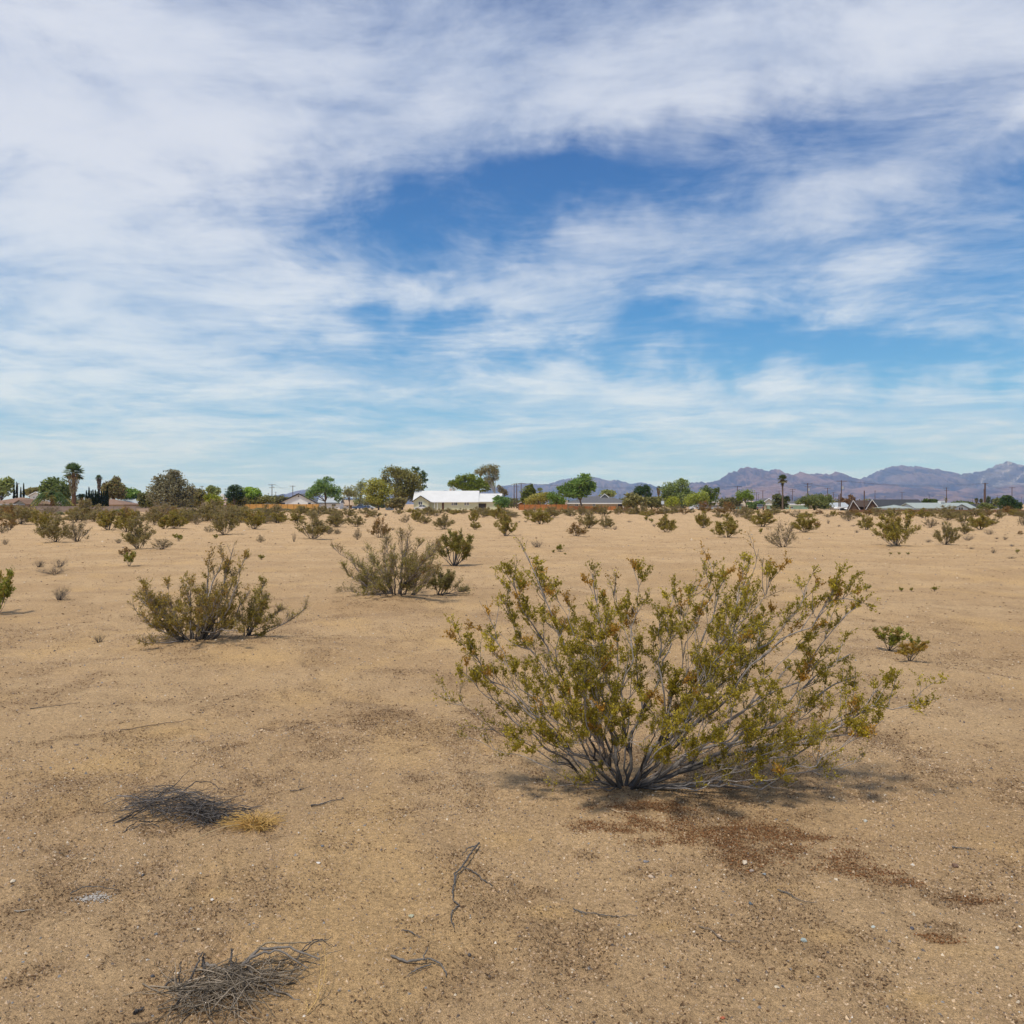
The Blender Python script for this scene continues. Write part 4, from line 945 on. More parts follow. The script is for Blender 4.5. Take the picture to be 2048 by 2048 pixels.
def tree(name, label, Y, base_px, lumps, c, n=2600, leaf=.40, trunk_r=.22, bark=None, alt=None, p=.2, clump=.30, long=1.5, up=0.0, limbs=7, group=None, var=.25, lean=None):
    x = X(base_px, Y); t = thing(name, label, "tree", (x, Y, 0), group); o = np.array([x, Y, 0])
    lumps = [(a_, b_, c_ * 1.14, d_ * 1.10) for a_, b_, c_, d_ in lumps]; L = np.array(lumps, float)
    # trunk and limbs reach into the lumps
    cen = np.array([X((L[:, 0] * L[:, 2]).sum() / L[:, 2].sum(), Y), Y, Z((L[:, 1] * L[:, 2]).sum() / L[:, 2].sum(), Y)])
    fork = o * .5 + cen * .5; fork[2] = max(.9, cen[2] * .42)
    if lean: fork[0] += lean
    K = 7; s = np.linspace(0, 1, K)[:, None]
    P = [(1 - s) * (o + [0, 0, -.4]) + s * fork + np.hstack([.08 * np.sin(5 * s), 0 * s, 0 * s])]; Rr = [trunk_r * (1.25 - .4 * s[:, 0])]
    ends = crown_points(lumps, Y, limbs * len(L), .2)[:limbs * len(L)] if True else None
    for e in ends[rng.permutation(len(ends))[:max(limbs, 2 * len(L))]]:
        mid = (fork + e) / 2 + rng.normal(size=3) * .25; mid[2] += .1 * (e[2] - fork[2])
        P.append((1 - s) ** 2 * fork + 2 * s * (1 - s) * mid + s * s * e); Rr.append(trunk_r * (.62 - .5 * s[:, 0]))
    V, q = tubes(np.array(P), np.array(Rr), 6)
    link("trunk", mesh("trunk", V - o, q, smooth=True, mats=bark or M_bark), t)
    C = crown_points(lumps, Y, int(n * 1.5), clump * .85, 26); c = np.array(c) * [2.35, 2.05, 1.7]; alt = None if alt is None else np.array(alt) * [2.2, 2.0, 1.7]
    C = C[C[:, 2] > .15]; m = len(C)
    D = rdir(m); D[:, 2] = D[:, 2] * (.8) + up; sz = leaf * 1.25 * (.6 + .8 * rng.random(m))
    V, q = cards(C, D, rdir(m), sz * long, sz * .8)
    link("crown", mesh("crown", V - o, q, leaf_colors(m, c, var, alt, p), mats=M_leaf), t)
    return t

GR = (.095, .15, .035); YG = (.20, .215, .05); OL = (.125, .125, .05); GG = (.125, .13, .088); PI = (.115, .155, .022); DK = (.028, .052, .02); MS = (.15, .19, .075)
tree("leafy_tree", "light green tree rising beside the small cypresses at the brown tiled house", 205, 4, [(2, 975, 18, 16), (14, 968, 10, 12), (-12, 978, 16, 20)], MS, 1500)
tree("bushy_tree", "rounded green tree behind the two palms by the block wall", 200, 112, [(112, 978, 24, 20), (95, 985, 14, 14), (130, 985, 12, 16)], (.085, .12, .04), 2400)
tree("bushy_tree", "low olive tree far behind the white two storey house", 250, 66, [(66, 984, 16, 8), (80, 982, 10, 8)], OL, 900)
tree("pine_tree", "brownish pine behind the thin fan palm", 225, 226, [(226, 980, 20, 16), (230, 962, 9, 9), (214, 990, 12, 8), (239, 985, 12, 12)], (.115, .115, .05), 2000, alt=(.14, .10, .05))
tree("leafy_tree", "bright green tree over the pale grey metal roof", 232, 256, [(256, 986, 20, 11), (268, 990, 10, 9)], (.10, .17, .04), 1400)
tree("olive_tree", "big grey green tree with drooping crown behind the pale block wall", 186, 342, [(340, 988, 38, 27), (328, 968, 22, 18), (352, 962, 18, 14), (345, 948, 16, 8), (378, 985, 15, 18), (310, 985, 14, 18), (365, 1000, 20, 14)], GG, 6000, .27, .4, up=-.25, alt=(.10, .095, .06))
tree("bushy_tree", "dull green tree between the big grey tree and the metal roof", 200, 291, [(291, 1000, 13, 14), (284, 996, 8, 10), (300, 1004, 10, 10)], (.09, .105, .045), 900)
tree("bushy_tree", "olive tree behind the brown pole at the rosy roof", 215, 401, [(401, 994, 13, 14), (393, 1002, 12, 10)], OL, 1100)
tree("leafy_tree", "pale green tree behind the yellow green bush", 275, 426, [(426, 984, 13, 10), (420, 978, 7, 6)], MS, 900)
tree("bushy_tree", "yellow green rounded bush tree before the rosy roofed house", 200, 427, [(427, 998, 18, 10), (420, 996, 10, 8), (438, 1004, 9, 8), (428, 1008, 14, 7)], (.16, .19, .02), 1700, .25, alt=(.06, .08, .02))
tree("round_tree", "dense dark green round tree beside the wide armed pole", 240, 468, [(470, 986, 16, 14), (458, 995, 8, 9), (480, 992, 8, 8)], DK, 2200, .26)
tree("leafy_tree", "fresh green tree beside the dark round tree", 262, 501, [(500, 987, 18, 12), (512, 990, 9, 8)], (.15, .24, .04), 1500)
tree("hedge_tree", "olive hedge tree behind the start of the golden fence", 244, 478, [(478, 1002, 16, 10), (466, 1006, 10, 8)], (.11, .115, .045), 1100, group="olive hedge trees at the golden fence")
tree("hedge_tree", "long olive hedge tree above the middle of the golden fence", 262, 520, [(520, 1000, 22, 9), (506, 1002, 14, 8), (538, 1000, 14, 8)], (.11, .12, .045), 1300)
tree("hedge_tree", "dusky olive tree touching the white gable", 300, 554, [(550, 999, 16, 8), (564, 998, 12, 7)], (.09, .10, .05), 1000)
tree("mesquite_tree", "green spreading mesquite before the white gabled house", 232, 652, [(650, 972, 20, 16), (634, 984, 18, 12), (668, 984, 14, 13), (622, 990, 10, 9), (657, 960, 10, 7), (676, 997, 8, 8)], (.085, .15, .05), 3400, .26, .2, alt=(.12, .19, .06))
tree("acacia_tree", "slim pale acacia before the small tan roofed cottage", 230, 699, [(699, 983, 13, 11), (692, 988, 8, 8), (707, 990, 8, 8)], (.15, .165, .08), 1100, .2, .13)
tree("acacia_tree", "thin grey green acacia behind the blue pickup", 262, 719, [(719, 978, 11, 16), (726, 968, 8, 10), (716, 1000, 12, 10)], (.15, .18, .095), 1300, .24)
tree("paloverde_tree", "yellow green palo verde with dark hollow below", 228, 757, [(752, 972, 20, 14), (742, 986, 16, 16), (768, 982, 16, 14), (758, 998, 18, 10)], YG, 3600, .26, .22, alt=(.10, .12, .03))
tree("eucalyptus_tree", "tall broad olive brown tree beside the white roofed house", 244, 802, [(790, 946, 26, 15), (812, 960, 26, 20), (800, 980, 28, 20), (770, 962, 14, 10), (832, 972, 14, 18), (820, 992, 16, 10), (838, 998, 9, 4)], (.13, .135, .045), 6200, .30, .5, alt=(.09, .085, .03), clump=.24)
tree("pine_tree", "open crowned dark pine standing behind the broad olive brown tree", 268, 838, [(832, 940, 9, 7), (845, 950, 9, 8), (850, 962, 6, 6), (838, 962, 9, 8), (848, 975, 7, 5), (840, 985, 10, 6)], (.05, .085, .03), 1700, .26, .25, clump=.22)
tree("bushy_tree", "dull brush tree before the broad olive brown tree", 226, 792, [(792, 1006, 18, 9), (805, 1004, 10, 9), (780, 1010, 9, 6)], (.13, .125, .06), 1200)
tree("umbrella_pine", "bright green umbrella pine behind the white roof", 262, 945, [(922, 958, 12, 9), (940, 957, 14, 10), (912, 968, 14, 8), (905, 966, 9, 5), (950, 968, 16, 10), (975, 972, 13, 10), (930, 972, 16, 8), (962, 962, 10, 8), (945, 980, 22, 7)], PI, 5200, .28, .35, alt=(.05, .075, .015), clump=.26)
tree("eucalyptus_tree", "leaning eucalyptus with white trunk above the umbrella pine", 250, 984, [(972, 940, 18, 10), (985, 937, 14, 9), (960, 946, 11, 7), (985, 952, 13, 10), (992, 944, 7, 9), (976, 960, 12, 8)], (.13, .13, .07), 2000, .25, .22, M_palebark, clump=.24, lean=1.5)
tree("eucalyptus_tree", "small grey tree beside the eucalyptus at the end of white roof", 258, 1005, [(1005, 983, 8, 8), (998, 975, 5, 7), (1012, 985, 5, 5)], (.12, .115, .07), 500, .25, .12, M_palebark)
tree("dead_tree", "bare pale dead tree behind the white roof ridge", 262, 908, [(908, 977, 7, 6)], (.35, .31, .26), 60, .15, .1, M_palebark, limbs=22)
tree("leafy_tree", "green shrub tree against the end of the white roofed house", 226, 1003, [(1003, 1001, 15, 9), (994, 996, 9, 5), (1014, 1002, 7, 7), (1003, 1010, 14, 6)], (.08, .15, .05), 1400, .24)
tree("bushy_tree", "dark olive conical tree beside the three poles", 250, 1056, [(1056, 986, 13, 13), (1062, 976, 7, 7), (1050, 996, 10, 9)], (.085, .11, .025), 1500)
tree("bushy_tree", "pale yellow green brush tree above the orange stained fence", 245, 1078, [(1075, 998, 17, 9), (1090, 994, 15, 9), (1062, 1003, 12, 7)], (.20, .205, .06), 1900, .26)
tree("bushy_tree", "fresh green brush tree next to the large feathery green tree", 242, 1112, [(1112, 997, 15, 11), (1104, 992, 9, 8), (1122, 1002, 9, 8)], (.10, .165, .03), 1300, .26)
tree("mesquite_tree", "large feathery green mesquite before the grey hip roofed house", 226, 1166, [(1150, 972, 26, 15), (1165, 962, 20, 13), (1176, 976, 16, 15), (1135, 982, 20, 11), (1155, 988, 24, 10), (1122, 978, 10, 6), (1186, 972, 8, 7), (1172, 952, 8, 6)], (.075, .135, .035), 5200, .26, .25, alt=(.13, .20, .055), clump=.24, long=2.0)
tree("bushy_tree", "small olive tree behind the white edged dormer", 290, 1214, [(1214, 987, 15, 8)], (.13, .16, .06), 800)
tree("round_tree", "dark green tree beside the thick trunked palm", 258, 1285, [(1285, 982, 16, 12), (1274, 988, 9, 8), (1290, 976, 8, 6), (1296, 990, 8, 7)], (.03, .06, .018), 1700, .26)
tree("bushy_tree", "dull olive brush tree at the end of the grey hip roof", 240, 1268, [(1262, 999, 15, 12), (1276, 1003, 14, 10), (1255, 1006, 10, 8)], (.13, .135, .055), 1700)
tree("bushy_tree", "broad olive brush tree before the thick trunked palm", 242, 1303, [(1303, 1004, 18, 9), (1318, 1004, 10, 9), (1292, 1006, 10, 8)], (.115, .125, .05), 1500)
tree("mesquite_tree", "feathery light green tree behind the pale blue sign", 248, 1352, [(1340, 978, 18, 12), (1362, 972, 16, 12), (1365, 962, 9, 5), (1352, 994, 22, 14), (1375, 984, 11, 11), (1330, 990, 10, 10)], (.135, .185, .07), 4000, .27, .22, alt=(.08, .11, .035))
tree("paloverde_tree", "low yellow green tree spreading over the parked white car", 238, 1346, [(1345, 1004, 14, 12), (1338, 1006, 9, 9)], (.165, .20, .03), 900, .25)
tree("paloverde_tree", "yellow green tree before the dark pine", 240, 1398, [(1398, 992, 15, 10), (1384, 1000, 15, 12), (1408, 996, 9, 12)], (.17, .215, .045), 1800, .25)
tree("pine_tree", "dark green pine behind the parked cars", 246, 1420, [(1413, 980, 10, 9), (1428, 986, 10, 9), (1420, 998, 14, 10), (1418, 1010, 12, 6), (1433, 978, 5, 4)], (.065, .10, .02), 2000, .25)
tree("round_tree", "compact bright green round tree beside the reddish pole", 256, 1493, [(1492, 990, 17, 11), (1482, 994, 8, 8), (1503, 996, 8, 6)], (.10, .155, .025), 1700, .25)
tree("hedge_tree", "low olive hedge tree between cream building and mint house", 262, 1462, [(1455, 1003, 14, 8), (1470, 1003, 12, 8), (1448, 1010, 10, 6)], (.105, .115, .055), 1300)
tree("bushy_tree", "dusty green tree before the mint green house wall", 246, 1511, [(1505, 1011, 12, 7), (1518, 1008, 9, 7)], (.08, .13, .045), 800)
tree("bushy_tree", "dark dusty tree below the tall palm", 252, 1562, [(1558, 997, 12, 8), (1565, 1008, 9, 12), (1574, 998, 6, 5), (1550, 1010, 8, 8)], (.075, .095, .04), 1400)
tree("shade_tree", "broad dark olive tree around the transformer pole", 226, 1628, [(1630, 1000, 24, 11), (1612, 998, 14, 9), (1650, 1002, 14, 12), (1638, 1010, 24, 8), (1597, 1003, 8, 5), (1640, 994, 12, 6)], (.085, .115, .04), 3600, .27, .3, alt=(.13, .145, .06))
tree("bushy_tree", "reddish brown bare crowned tree behind the brown gable", 262, 1699, [(1692, 1000, 9, 6), (1703, 998, 6, 8)], (.12, .085, .05), 500)
tree("bushy_tree", "dark green shrub tree behind the charcoal roof end", 250, 1853, [(1852, 1002, 7, 4), (1868, 1003, 10, 4)], (.05, .085, .03), 500)
tree("conifer_tree", "narrow grey green conifer beside the two fan palms", 262, 1977, [(1977, 1002, 4, 8), (1977, 997, 2.4, 5)], (.06, .085, .05), 420, .22, group="narrow conifers by the double pole")
tree("conifer_tree", "bluish conifer next to the narrow grey green conifer", 262, 1986.5, [(1986.5, 1003, 5, 6), (1986, 999, 3, 4)], (.07, .09, .06), 420, .22)
tree("round_tree", "large dark green shrub tree at the end of the rusty fence", 196, 2020, [(2012, 1005, 14, 12), (2012, 998, 9, 6), (2028, 1010, 12, 10), (2036, 1012, 8, 8)], (.03, .058, .018), 2600, .24)
tree("bushy_tree", "olive tree behind the large dark green shrub tree", 236, 1999, [(1999, 1004, 9, 7), (2009, 999, 6, 5)], (.09, .11, .045), 700)
tree("bushy_tree", "thin green brush tree before the double pole", 182, 1972, [(1972, 1012, 12, 6), (1962, 1015, 7, 4), (1984, 1014, 8, 4)], (.10, .125, .045), 900, .22)

for k_, (px, y0_, nm_) in enumerate(((60, 1000, "the brown tiled house"), (150, 1000, "the tall shaggy fan palm"), (262, 1000, "the bright green tree"), (372, 1004, "the big grey green tree"), (440, 996, "the rosy roofed house"), (497, 1000, "the fresh green tree"),
        (572, 1003, "the white gable"), (640, 1002, "the green mesquite"), (688, 1000, "the slim pale acacia"), (728, 1000, "the thin grey green acacia"), (775, 1002, "the palo verde"), (868, 990, "the white roof"), (1022, 1000, "the eucalyptus and pole cluster"),
        (1070, 996, "the orange stained fence"), (1125, 1000, "the feathery mesquite"), (1200, 996, "the grey hip roof"), (1250, 1000, "the dull olive brush tree"), (1322, 998, "the thick trunked palm"), (1380, 1000, "the feathery light green tree"), (1446, 1000, "the cream building"),
        (1480, 1004, "the compact round tree"), (1540, 1002, "the cream gable"), (1590, 1004, "the slate blue roof"), (1668, 1002, "the broad dark olive tree"), (1732, 1002, "the two brown gables"), (1830, 1004, "the charcoal roof end"), (1925, 1004, "the pale blue house"), (1960, 1006, "the thick double pole"))):
    w_ = R_.uniform(15, 26); hh_ = 1016 - y0_
    tree("brush_tree", f"low dusty brush tree far behind {nm_}", R_.uniform(300, 345), px, [(px, y0_ + hh_ * .45, w_, hh_ * .6), (px - w_ * .7, y0_ + hh_ * .6, w_ * .6, hh_ * .45), (px + w_ * .7, y0_ + hh_ * .55, w_ * .6, hh_ * .5)],
         [(.085, .10, .04), (.10, .105, .045), (.07, .10, .035), (.12, .115, .05)][k_ % 4], 800, .5, .18, group="low brush trees behind the houses")

def cypress(px, top, base, Y, label, group, w=2.6):
    zt = Z(top, Y); z0 = max(0.0, Z(base, Y) - .5); x = X(px, Y); t = thing("cypress_tree", label, "tree", (x, Y, 0), group)
    MB().tube([(0, 0, -.2), (0, 0, zt * .8)], [.12, .04], 6).build("trunk", M_bark, t, smooth=True)
    n = 420; s = rng.random(n); a = rng.random(n) * 2 * np.pi; r = w / 2 * Y / F * np.minimum(1.0, (1 - s) * 2.2 + .06) * np.minimum(1, s * 4 + .6) * (rng.random(n) ** .4)
    C = np.stack([np.cos(a) * r, np.sin(a) * r, .1 + s * (zt - .1)], -1); D = np.stack([np.cos(a) * .3, np.sin(a) * .3, np.ones(n)], -1) + .2 * rng.normal(size=(n, 3))
    V, q = cards(C, D, rdir(n), .55, .2)
    link("crown", mesh("crown", V, q, leaf_colors(n, (.022, .038, .02), .25), mats=M_leaf), t)

for px, top in ((28, 959), (33.4, 965), (41.6, 975), (47.2, 967)): cypress(px, top, 994, 208, "slender dark cypress above the brown tiled roof", "cypresses above the brown tiled roof", 4.2)
for px, top in ((173, 982), (178, 975), (182.5, 983), (186, 981), (190.5, 981), (194, 984), (197.3, 979), (202.7, 984), (207.2, 983), (211.6, 983), (215, 972)):
    cypress(px, top, 1011, 174, "dark cypress of the tight row right behind the taupe wall", "row of cypresses behind the taupe wall", 4.6)

M_skirt = mat("dead_frond_skirt", (1, 1, 1), 0.9, attr=True, trans=.1)
def fan_palm(px, Y, top, r_px, label, skirt=(0, 0), trunk_r=.25, green=(.10, .13, .045), nf=34, skirt_c=(.36, .27, .15), bark=None):
    """skirt: (bottom pixel row, half width px) of the hanging dead fronds"""
    x = X(px, Y); zt = Z(top, Y); r = r_px * Y / F; hub = zt - r * .85
    t = thing("fan_palm", label, "palm", (x, Y, 0))
    MB().tube([(0, 0, -.3), (.05, 0, hub * .5), (0, 0, hub)], [trunk_r * 1.2, trunk_r, trunk_r * .9], 9).build("trunk", bark or M_bark, t, smooth=True)
    for k in range(nf):                       # each frond is a stalk with a fan of blades
        el = math.radians(R_.uniform(-38, 88)) if k > 3 else math.radians(R_.uniform(60, 90)); az = R_.uniform(0, 2 * math.pi)
        d = np.array([math.cos(el) * math.cos(az), math.cos(el) * math.sin(az), math.sin(el)]); c0 = np.array([0, 0, hub])
        side = unit(np.cross(d, [0, 0, 1.0])); up_ = np.cross(side, d); stalk = c0 + d * r * .48
        nb = 11; th = np.linspace(-1.25, 1.25, nb)[:, None]
        bd = unit(np.cos(th) * d + np.sin(th) * side + .0 * up_ - np.array([0, 0, .22]))
        V, q = cards(stalk + bd * r * .29, bd, np.tile(up_, (nb, 1)) + .25 * rng.normal(size=(nb, 3)), r * .6, r * .11)
        sv, sq = tubes(np.array([[c0, (c0 + stalk) / 2, stalk]]), np.full((1, 3), .03 * r / 1.6), 4)
        low = el < math.radians(-5)
        cc = np.array((.30, .27, .10)) if low and R_.random() < .6 else np.array(green) * R_.uniform(1.1, 1.9)
        col = np.vstack([np.tile(cc, (len(V), 1)), np.tile((.2, .2, .08), (len(sv), 1))])
        link("frond", mesh("frond", np.vstack([V, sv]), [q, sq + len(V)], col, mats=M_leaf), t)
    if skirt[0]:
        zb = Z(skirt[0], Y); n = 620; s = rng.random(n); a = rng.random(n) * 2 * np.pi; ww = skirt[1] * Y / F
        rr = (trunk_r + (ww - trunk_r) * (1 - s) ** .8) * (.55 + .5 * rng.random(n)); C = np.stack([np.cos(a) * rr, np.sin(a) * rr, hub + .1 - s * (hub - zb)], -1)
        D = np.stack([np.cos(a) * .35, np.sin(a) * .35, -np.ones(n)], -1) + .18 * rng.normal(size=(n, 3))
        V, q = cards(C, D, rdir(n), .55, .16); link("skirt", mesh("skirt", V, q, leaf_colors(n, skirt_c, .25), mats=M_skirt), t)

M_palmbark = mat("palm_bark", (.20, .11, .065), .95, noise=(5, .3))
fan_palm(147, 180, 928, 22, "tall fan palm with shaggy straw skirt above the taupe wall", (990, 13), .42, (.10, .14, .055), 52, (.42, .32, .17), M_palmbark)
fan_palm(198, 215, 950.5, 8, "thin tall fan palm with grey skirt beyond the cypress row", (983, 4.2), .22, (.085, .11, .05), 30, (.25, .20, .15))
fan_palm(1565, 250, 950, 11.5, "tall slim palm standing before the mountains", (972, 3.5), .24, (.07, .09, .03), 34, (.15, .12, .06))
fan_palm(1317, 270, 972, 5.6, "thick trunked fan palm beside the dark green tree", (990, 3.6), .3, (.09, .12, .04), 24, (.30, .22, .13))
fan_palm(1080, 262, 976, 9, "pale fan palm peeking over the yellow green brush", (0, 0), .25, (.20, .22, .10), 30)
fan_palm(1953, 262, 996, 5, "bushy fan palm behind the charcoal roofed white house", (1004, 2.6), .25, (.08, .10, .04), 26, (.22, .17, .10))
fan_palm(1962.5, 262, 997.5, 4.6, "second bushy fan palm, nearer the thick double pole", (1005, 2.6), .25, (.09, .11, .045), 26, (.2, .16, .1))
fan_palm(1892, 250, 996.5, 4.8, "small fan palm behind the sage roof by the cooler", (0, 0), .2, (.10, .12, .05), 22)

def feather_palm(px, Y, hub_py, r_px, label, c, nf=46):
    x = X(px, Y); hub = Z(hub_py, Y); r = r_px * Y / F; t = thing("feather_palm", label, "palm", (x, Y, 0))
    MB().tube([(0, 0, -.3), (0, 0, hub * .6), (0, 0, hub)], [.5, .45, .4], 9).build("trunk", M_palmbark, t, smooth=True)
    for k in range(nf):
        el = math.radians(R_.uniform(5, 85)); az = R_.uniform(0, 2 * math.pi); h = np.array([math.cos(az), math.sin(az), 0])
        s = np.linspace(0, 1, 12)[:, None]; L = r * R_.uniform(.85, 1.15)
        P = np.array([0, 0, hub]) + h * L * s * math.cos(el) ** .7 + np.array([0, 0, 1.0]) * L * (s * math.sin(el) - .75 * s ** 2.2)
        P[:, 2] = np.maximum(P[:, 2], .1)
        tg = unit(np.gradient(P, axis=0)); side = np.cross(tg, [0, 0, 1.0]); side = unit(side)
        Cs, Ds = [], []
        for sg in (-1, 1):
            b = unit(side * sg + tg * .7 - np.array([0, 0, .25])); Cs.append(P + b * .22 * L * .5); Ds.append(b)
        C = np.vstack(Cs); D = np.vstack(Ds); V, q = cards(C, D, np.tile([0, 0, 1.0], (len(C), 1)) + .3 * rng.normal(size=(len(C), 3)), L * .26, L * .05)
        sv, sq = tubes(P[None], np.full((1, 12), .035), 4)
        cc = np.array(c) * R_.uniform(1.0, 2.0) if R_.random() > .22 else np.array((.30, .27, .06))
        link("frond", mesh("frond", np.vstack([V, sv]), [q, sq + len(V)], np.vstack([np.tile(cc, (len(V), 1)), np.tile((.22, .21, .07), (len(sv), 1))]), mats=M_leaf), t)

feather_palm(105, 176, 995, 36, "wide arching feather palm just behind the taupe wall", (.06, .10, .028), 70)
feather_palm(163, 182, 994, 17, "smaller feather palm beside the shaggy tall fan palm", (.05, .08, .03), 34)

# ------------------------------------------------------------------ desert shrubs
def bez(P0, C, P1, K, wob=0.0):
    s = np.linspace(0, 1, K)[None, :, None]
    P = (1 - s) ** 2 * P0[:, None] + 2 * s * (1 - s) * C[:, None] + s * s * P1[:, None]
    if wob:
        n = len(P0); L = np.linalg.norm(P1 - P0, axis=1)[:, None, None]
        j = rng.normal(size=(n, K, 3)); j[:, 1:-1] = (j[:, :-2] + 2 * j[:, 1:-1] + j[:, 2:]) / 3
        P = P + j * wob * L * np.sqrt(np.clip(s * (1.15 - s), 0, 1))
    return P

def at_t(P, i, t):
    K = P.shape[1]; f = np.clip(t, 0, .9999) * (K - 1); k = f.astype(int); w = (f - k)[:, None]
    return P[i, k] * (1 - w) + P[i, k + 1] * w, unit(P[i, k + 1] - P[i, k])

def creosote(tips, root_r=.12, r0=.012, nb=14, nt=5, nl=12, leaf=.010, twig=.10, blen=.24, bare=None, wob=.016, leafy=.78, tmin=.28, c=(.135, .125, .022), c2=(.20, .125, .03), p2=.14,
             sag=.10, fill=1.0, stem_c=(.26, .235, .215), branch_up=.35, kmain=14, sides=6, lead_frac=.55, utip=.2, kb=7, kt=4, bs=4):
    """stems from one root crown to the given tips, side branches, leafy twigs; returns (stem mesh data, foliage mesh data)"""
    N = len(tips); bare = np.zeros(N, bool) if bare is None else np.asarray(bare, bool)
    tips = np.asarray(tips, float); h = unit(tips * [1, 1, .35])
    P0 = h * root_r * (.25 + .75 * rng.random((N, 1))); P0[:, 2] = -.02
    L = np.linalg.norm(tips - P0, axis=1, keepdims=True)
    C = P0 * .5 + tips * .5 + rng.normal(size=(N, 3)) * L * .05; C[:, 2] -= (sag * L[:, 0]) * (1 - .4 * rng.random(N)); C[:, 2] = np.maximum(C[:, 2], .03)
    M = bez(P0, C, tips, kmain, wob)
    lead = max(4, int(N * lead_frac)); td = unit(tips)                 # the later stems fork off an earlier one that leans the same way
    for i_ in range(lead, N):
        near_ = np.argsort(-(td[:lead] @ td[i_]))[:3]; p_ = int(rng.choice(near_)); f_ = rng.uniform(.12, .42) * (kmain - 1); k_ = int(f_)
        st = M[p_, k_] * (1 - f_ + k_) + M[p_, k_ + 1] * (f_ - k_); ct = st * .5 + tips[i_] * .5 + rng.normal(size=3) * L[i_] * .05
        M[i_] = bez(st[None], ct[None], tips[i_][None], kmain, wob)[0]
    M[:, 1:, 2] = np.maximum(M[:, 1:, 2], .015)
    s = np.linspace(0, 1, kmain)[None]
    rm = r0 * np.clip(L / L.mean(), .6, 1.5) * (1.15 - .93 * s ** .8) * (.6 + .7 * rng.random((N, 1))) * np.where(np.arange(N) < max(4, int(N * lead_frac)), 1, .68)[:, None]
    SV, SF, SC_, n0 = [], [], [], 0
    def addt(P, Rr, sd, cc):
        nonlocal n0
        V, q = tubes(P, Rr, sd); SV.append(V); SF.append(q + n0); n0 += len(V)
        k = np.repeat(np.clip(1 + .22 * rng.normal(size=len(P)), .5, 1.6), P.shape[1] * sd)[:, None]; SC_.append(np.array(cc) * k)
    addt(M, rm, sides, stem_c)
    SC_[0] = SC_[0] * np.tile(np.repeat(.25 + .75 * sstep(np.linspace(0, 1, kmain), .03, .5), sides), N)[:, None]      # main stems darken towards the root crown
    # side branches
    i = np.repeat(np.arange(N), np.maximum(2, rng.poisson(nb * np.clip(L[:, 0] / L.mean(), .5, 1.6)) )); t = tmin + (1 - tmin) * rng.random(len(i)) ** .75
    t[bare[i]] = .45 + .55 * t[bare[i]]
    S0, tg = at_t(M, i, t); n = len(i)
    d = unit(tg * .75 + rdir(n) * .62 + np.array([0, 0, branch_up])); bl = blen * L[i, 0] * (.35 + .9 * rng.random(n)) * (1.15 - .55 * t)
    E = S0 + d * bl[:, None]; E[:, 2] = np.maximum(E[:, 2], .02)
    B = bez(S0, (S0 + E) / 2 + rng.normal(size=(n, 3)) * bl[:, None] * .12, E, kb, .03)
    rb = np.clip(r0 * .26 * (bl / bl.mean()) ** .5, r0 * .15, r0 * .36)[:, None] * np.linspace(1, .4, kb)[None]
    addt(B, rb, bs, np.array(stem_c) * .95)
    # twigs
    dens = np.where(rng.random(n) < leafy, 1.0, .12) * np.where(bare[i], .25, 1.0)
    j = np.repeat(np.arange(n), rng.poisson(nt * fill, n)); u = utip + (1 - utip) * rng.random(len(j)) ** .8; T0, tg2 = at_t(B, j, u); m = len(j)
    d2 = unit(tg2 * .55 + rdir(m) * .8 + np.array([0, 0, .45])); tl = twig * (.45 + .9 * rng.random(m)); E2 = T0 + d2 * tl[:, None]
    Tw = bez(T0, (T0 + E2) / 2 + rng.normal(size=(m, 3)) * tl[:, None] * .12, E2, kt)
    addt(Tw, np.full((m, kt), r0 * .14) * np.linspace(1.1, .6, kt)[None], 3, (.25, .20, .12))
    # leaves
    cnt = rng.poisson(nl * dens[j]); k = np.repeat(np.arange(m), cnt); w = .15 + .85 * rng.random(len(k)); C0, tg3 = at_t(Tw, k, w); q = len(k)
    C0 = C0 + rng.normal(size=(q, 3)) * leaf * .45
    D = unit(tg3 * .7 + rdir(q) * .8 + np.array([0, 0, .3])); sz = leaf * (.65 + .7 * rng.random(q))
    LV, LF = cards(C0, D, rdir(q), sz, sz * .72)
    tone = np.clip(1 + .16 * rng.normal(size=n), .6, 1.5)[j][k]
    hi = (C0[:, 2] / max(tips[:, 2].max(), .1)); o = rng.random(n)[j][k] < p2 * (.3 + 1.7 * np.clip(hi, 0, 1) ** 2)
    col = np.where(o[:, None], np.array(c2), np.array(c)) * (tone * np.clip(1 + .2 * rng.normal(size=q), .5, 1.7))[:, None]
    col = np.repeat(np.clip(col, .005, .8), 4, 0)
    return (np.vstack(SV), np.vstack(SF), np.vstack(SC_)), (LV, LF, col)

def shrub_meshes(data):
    (sv, sf, sc), (lv, lf, lc) = data
    return mesh("stems", sv, sf, sc, smooth=True, mats=M_stem), (mesh("foliage", lv, lf, lc, mats=M_leaf) if len(lf) else None)

def put_shrub(name, label, cat, loc, ms, group=None, rz=0.0, scale=None):
    t = thing(name, label, cat, loc, group, rz, scale)
    link("stems", ms[0], t)
    if ms[1]: link("foliage", ms[1], t)
    return t

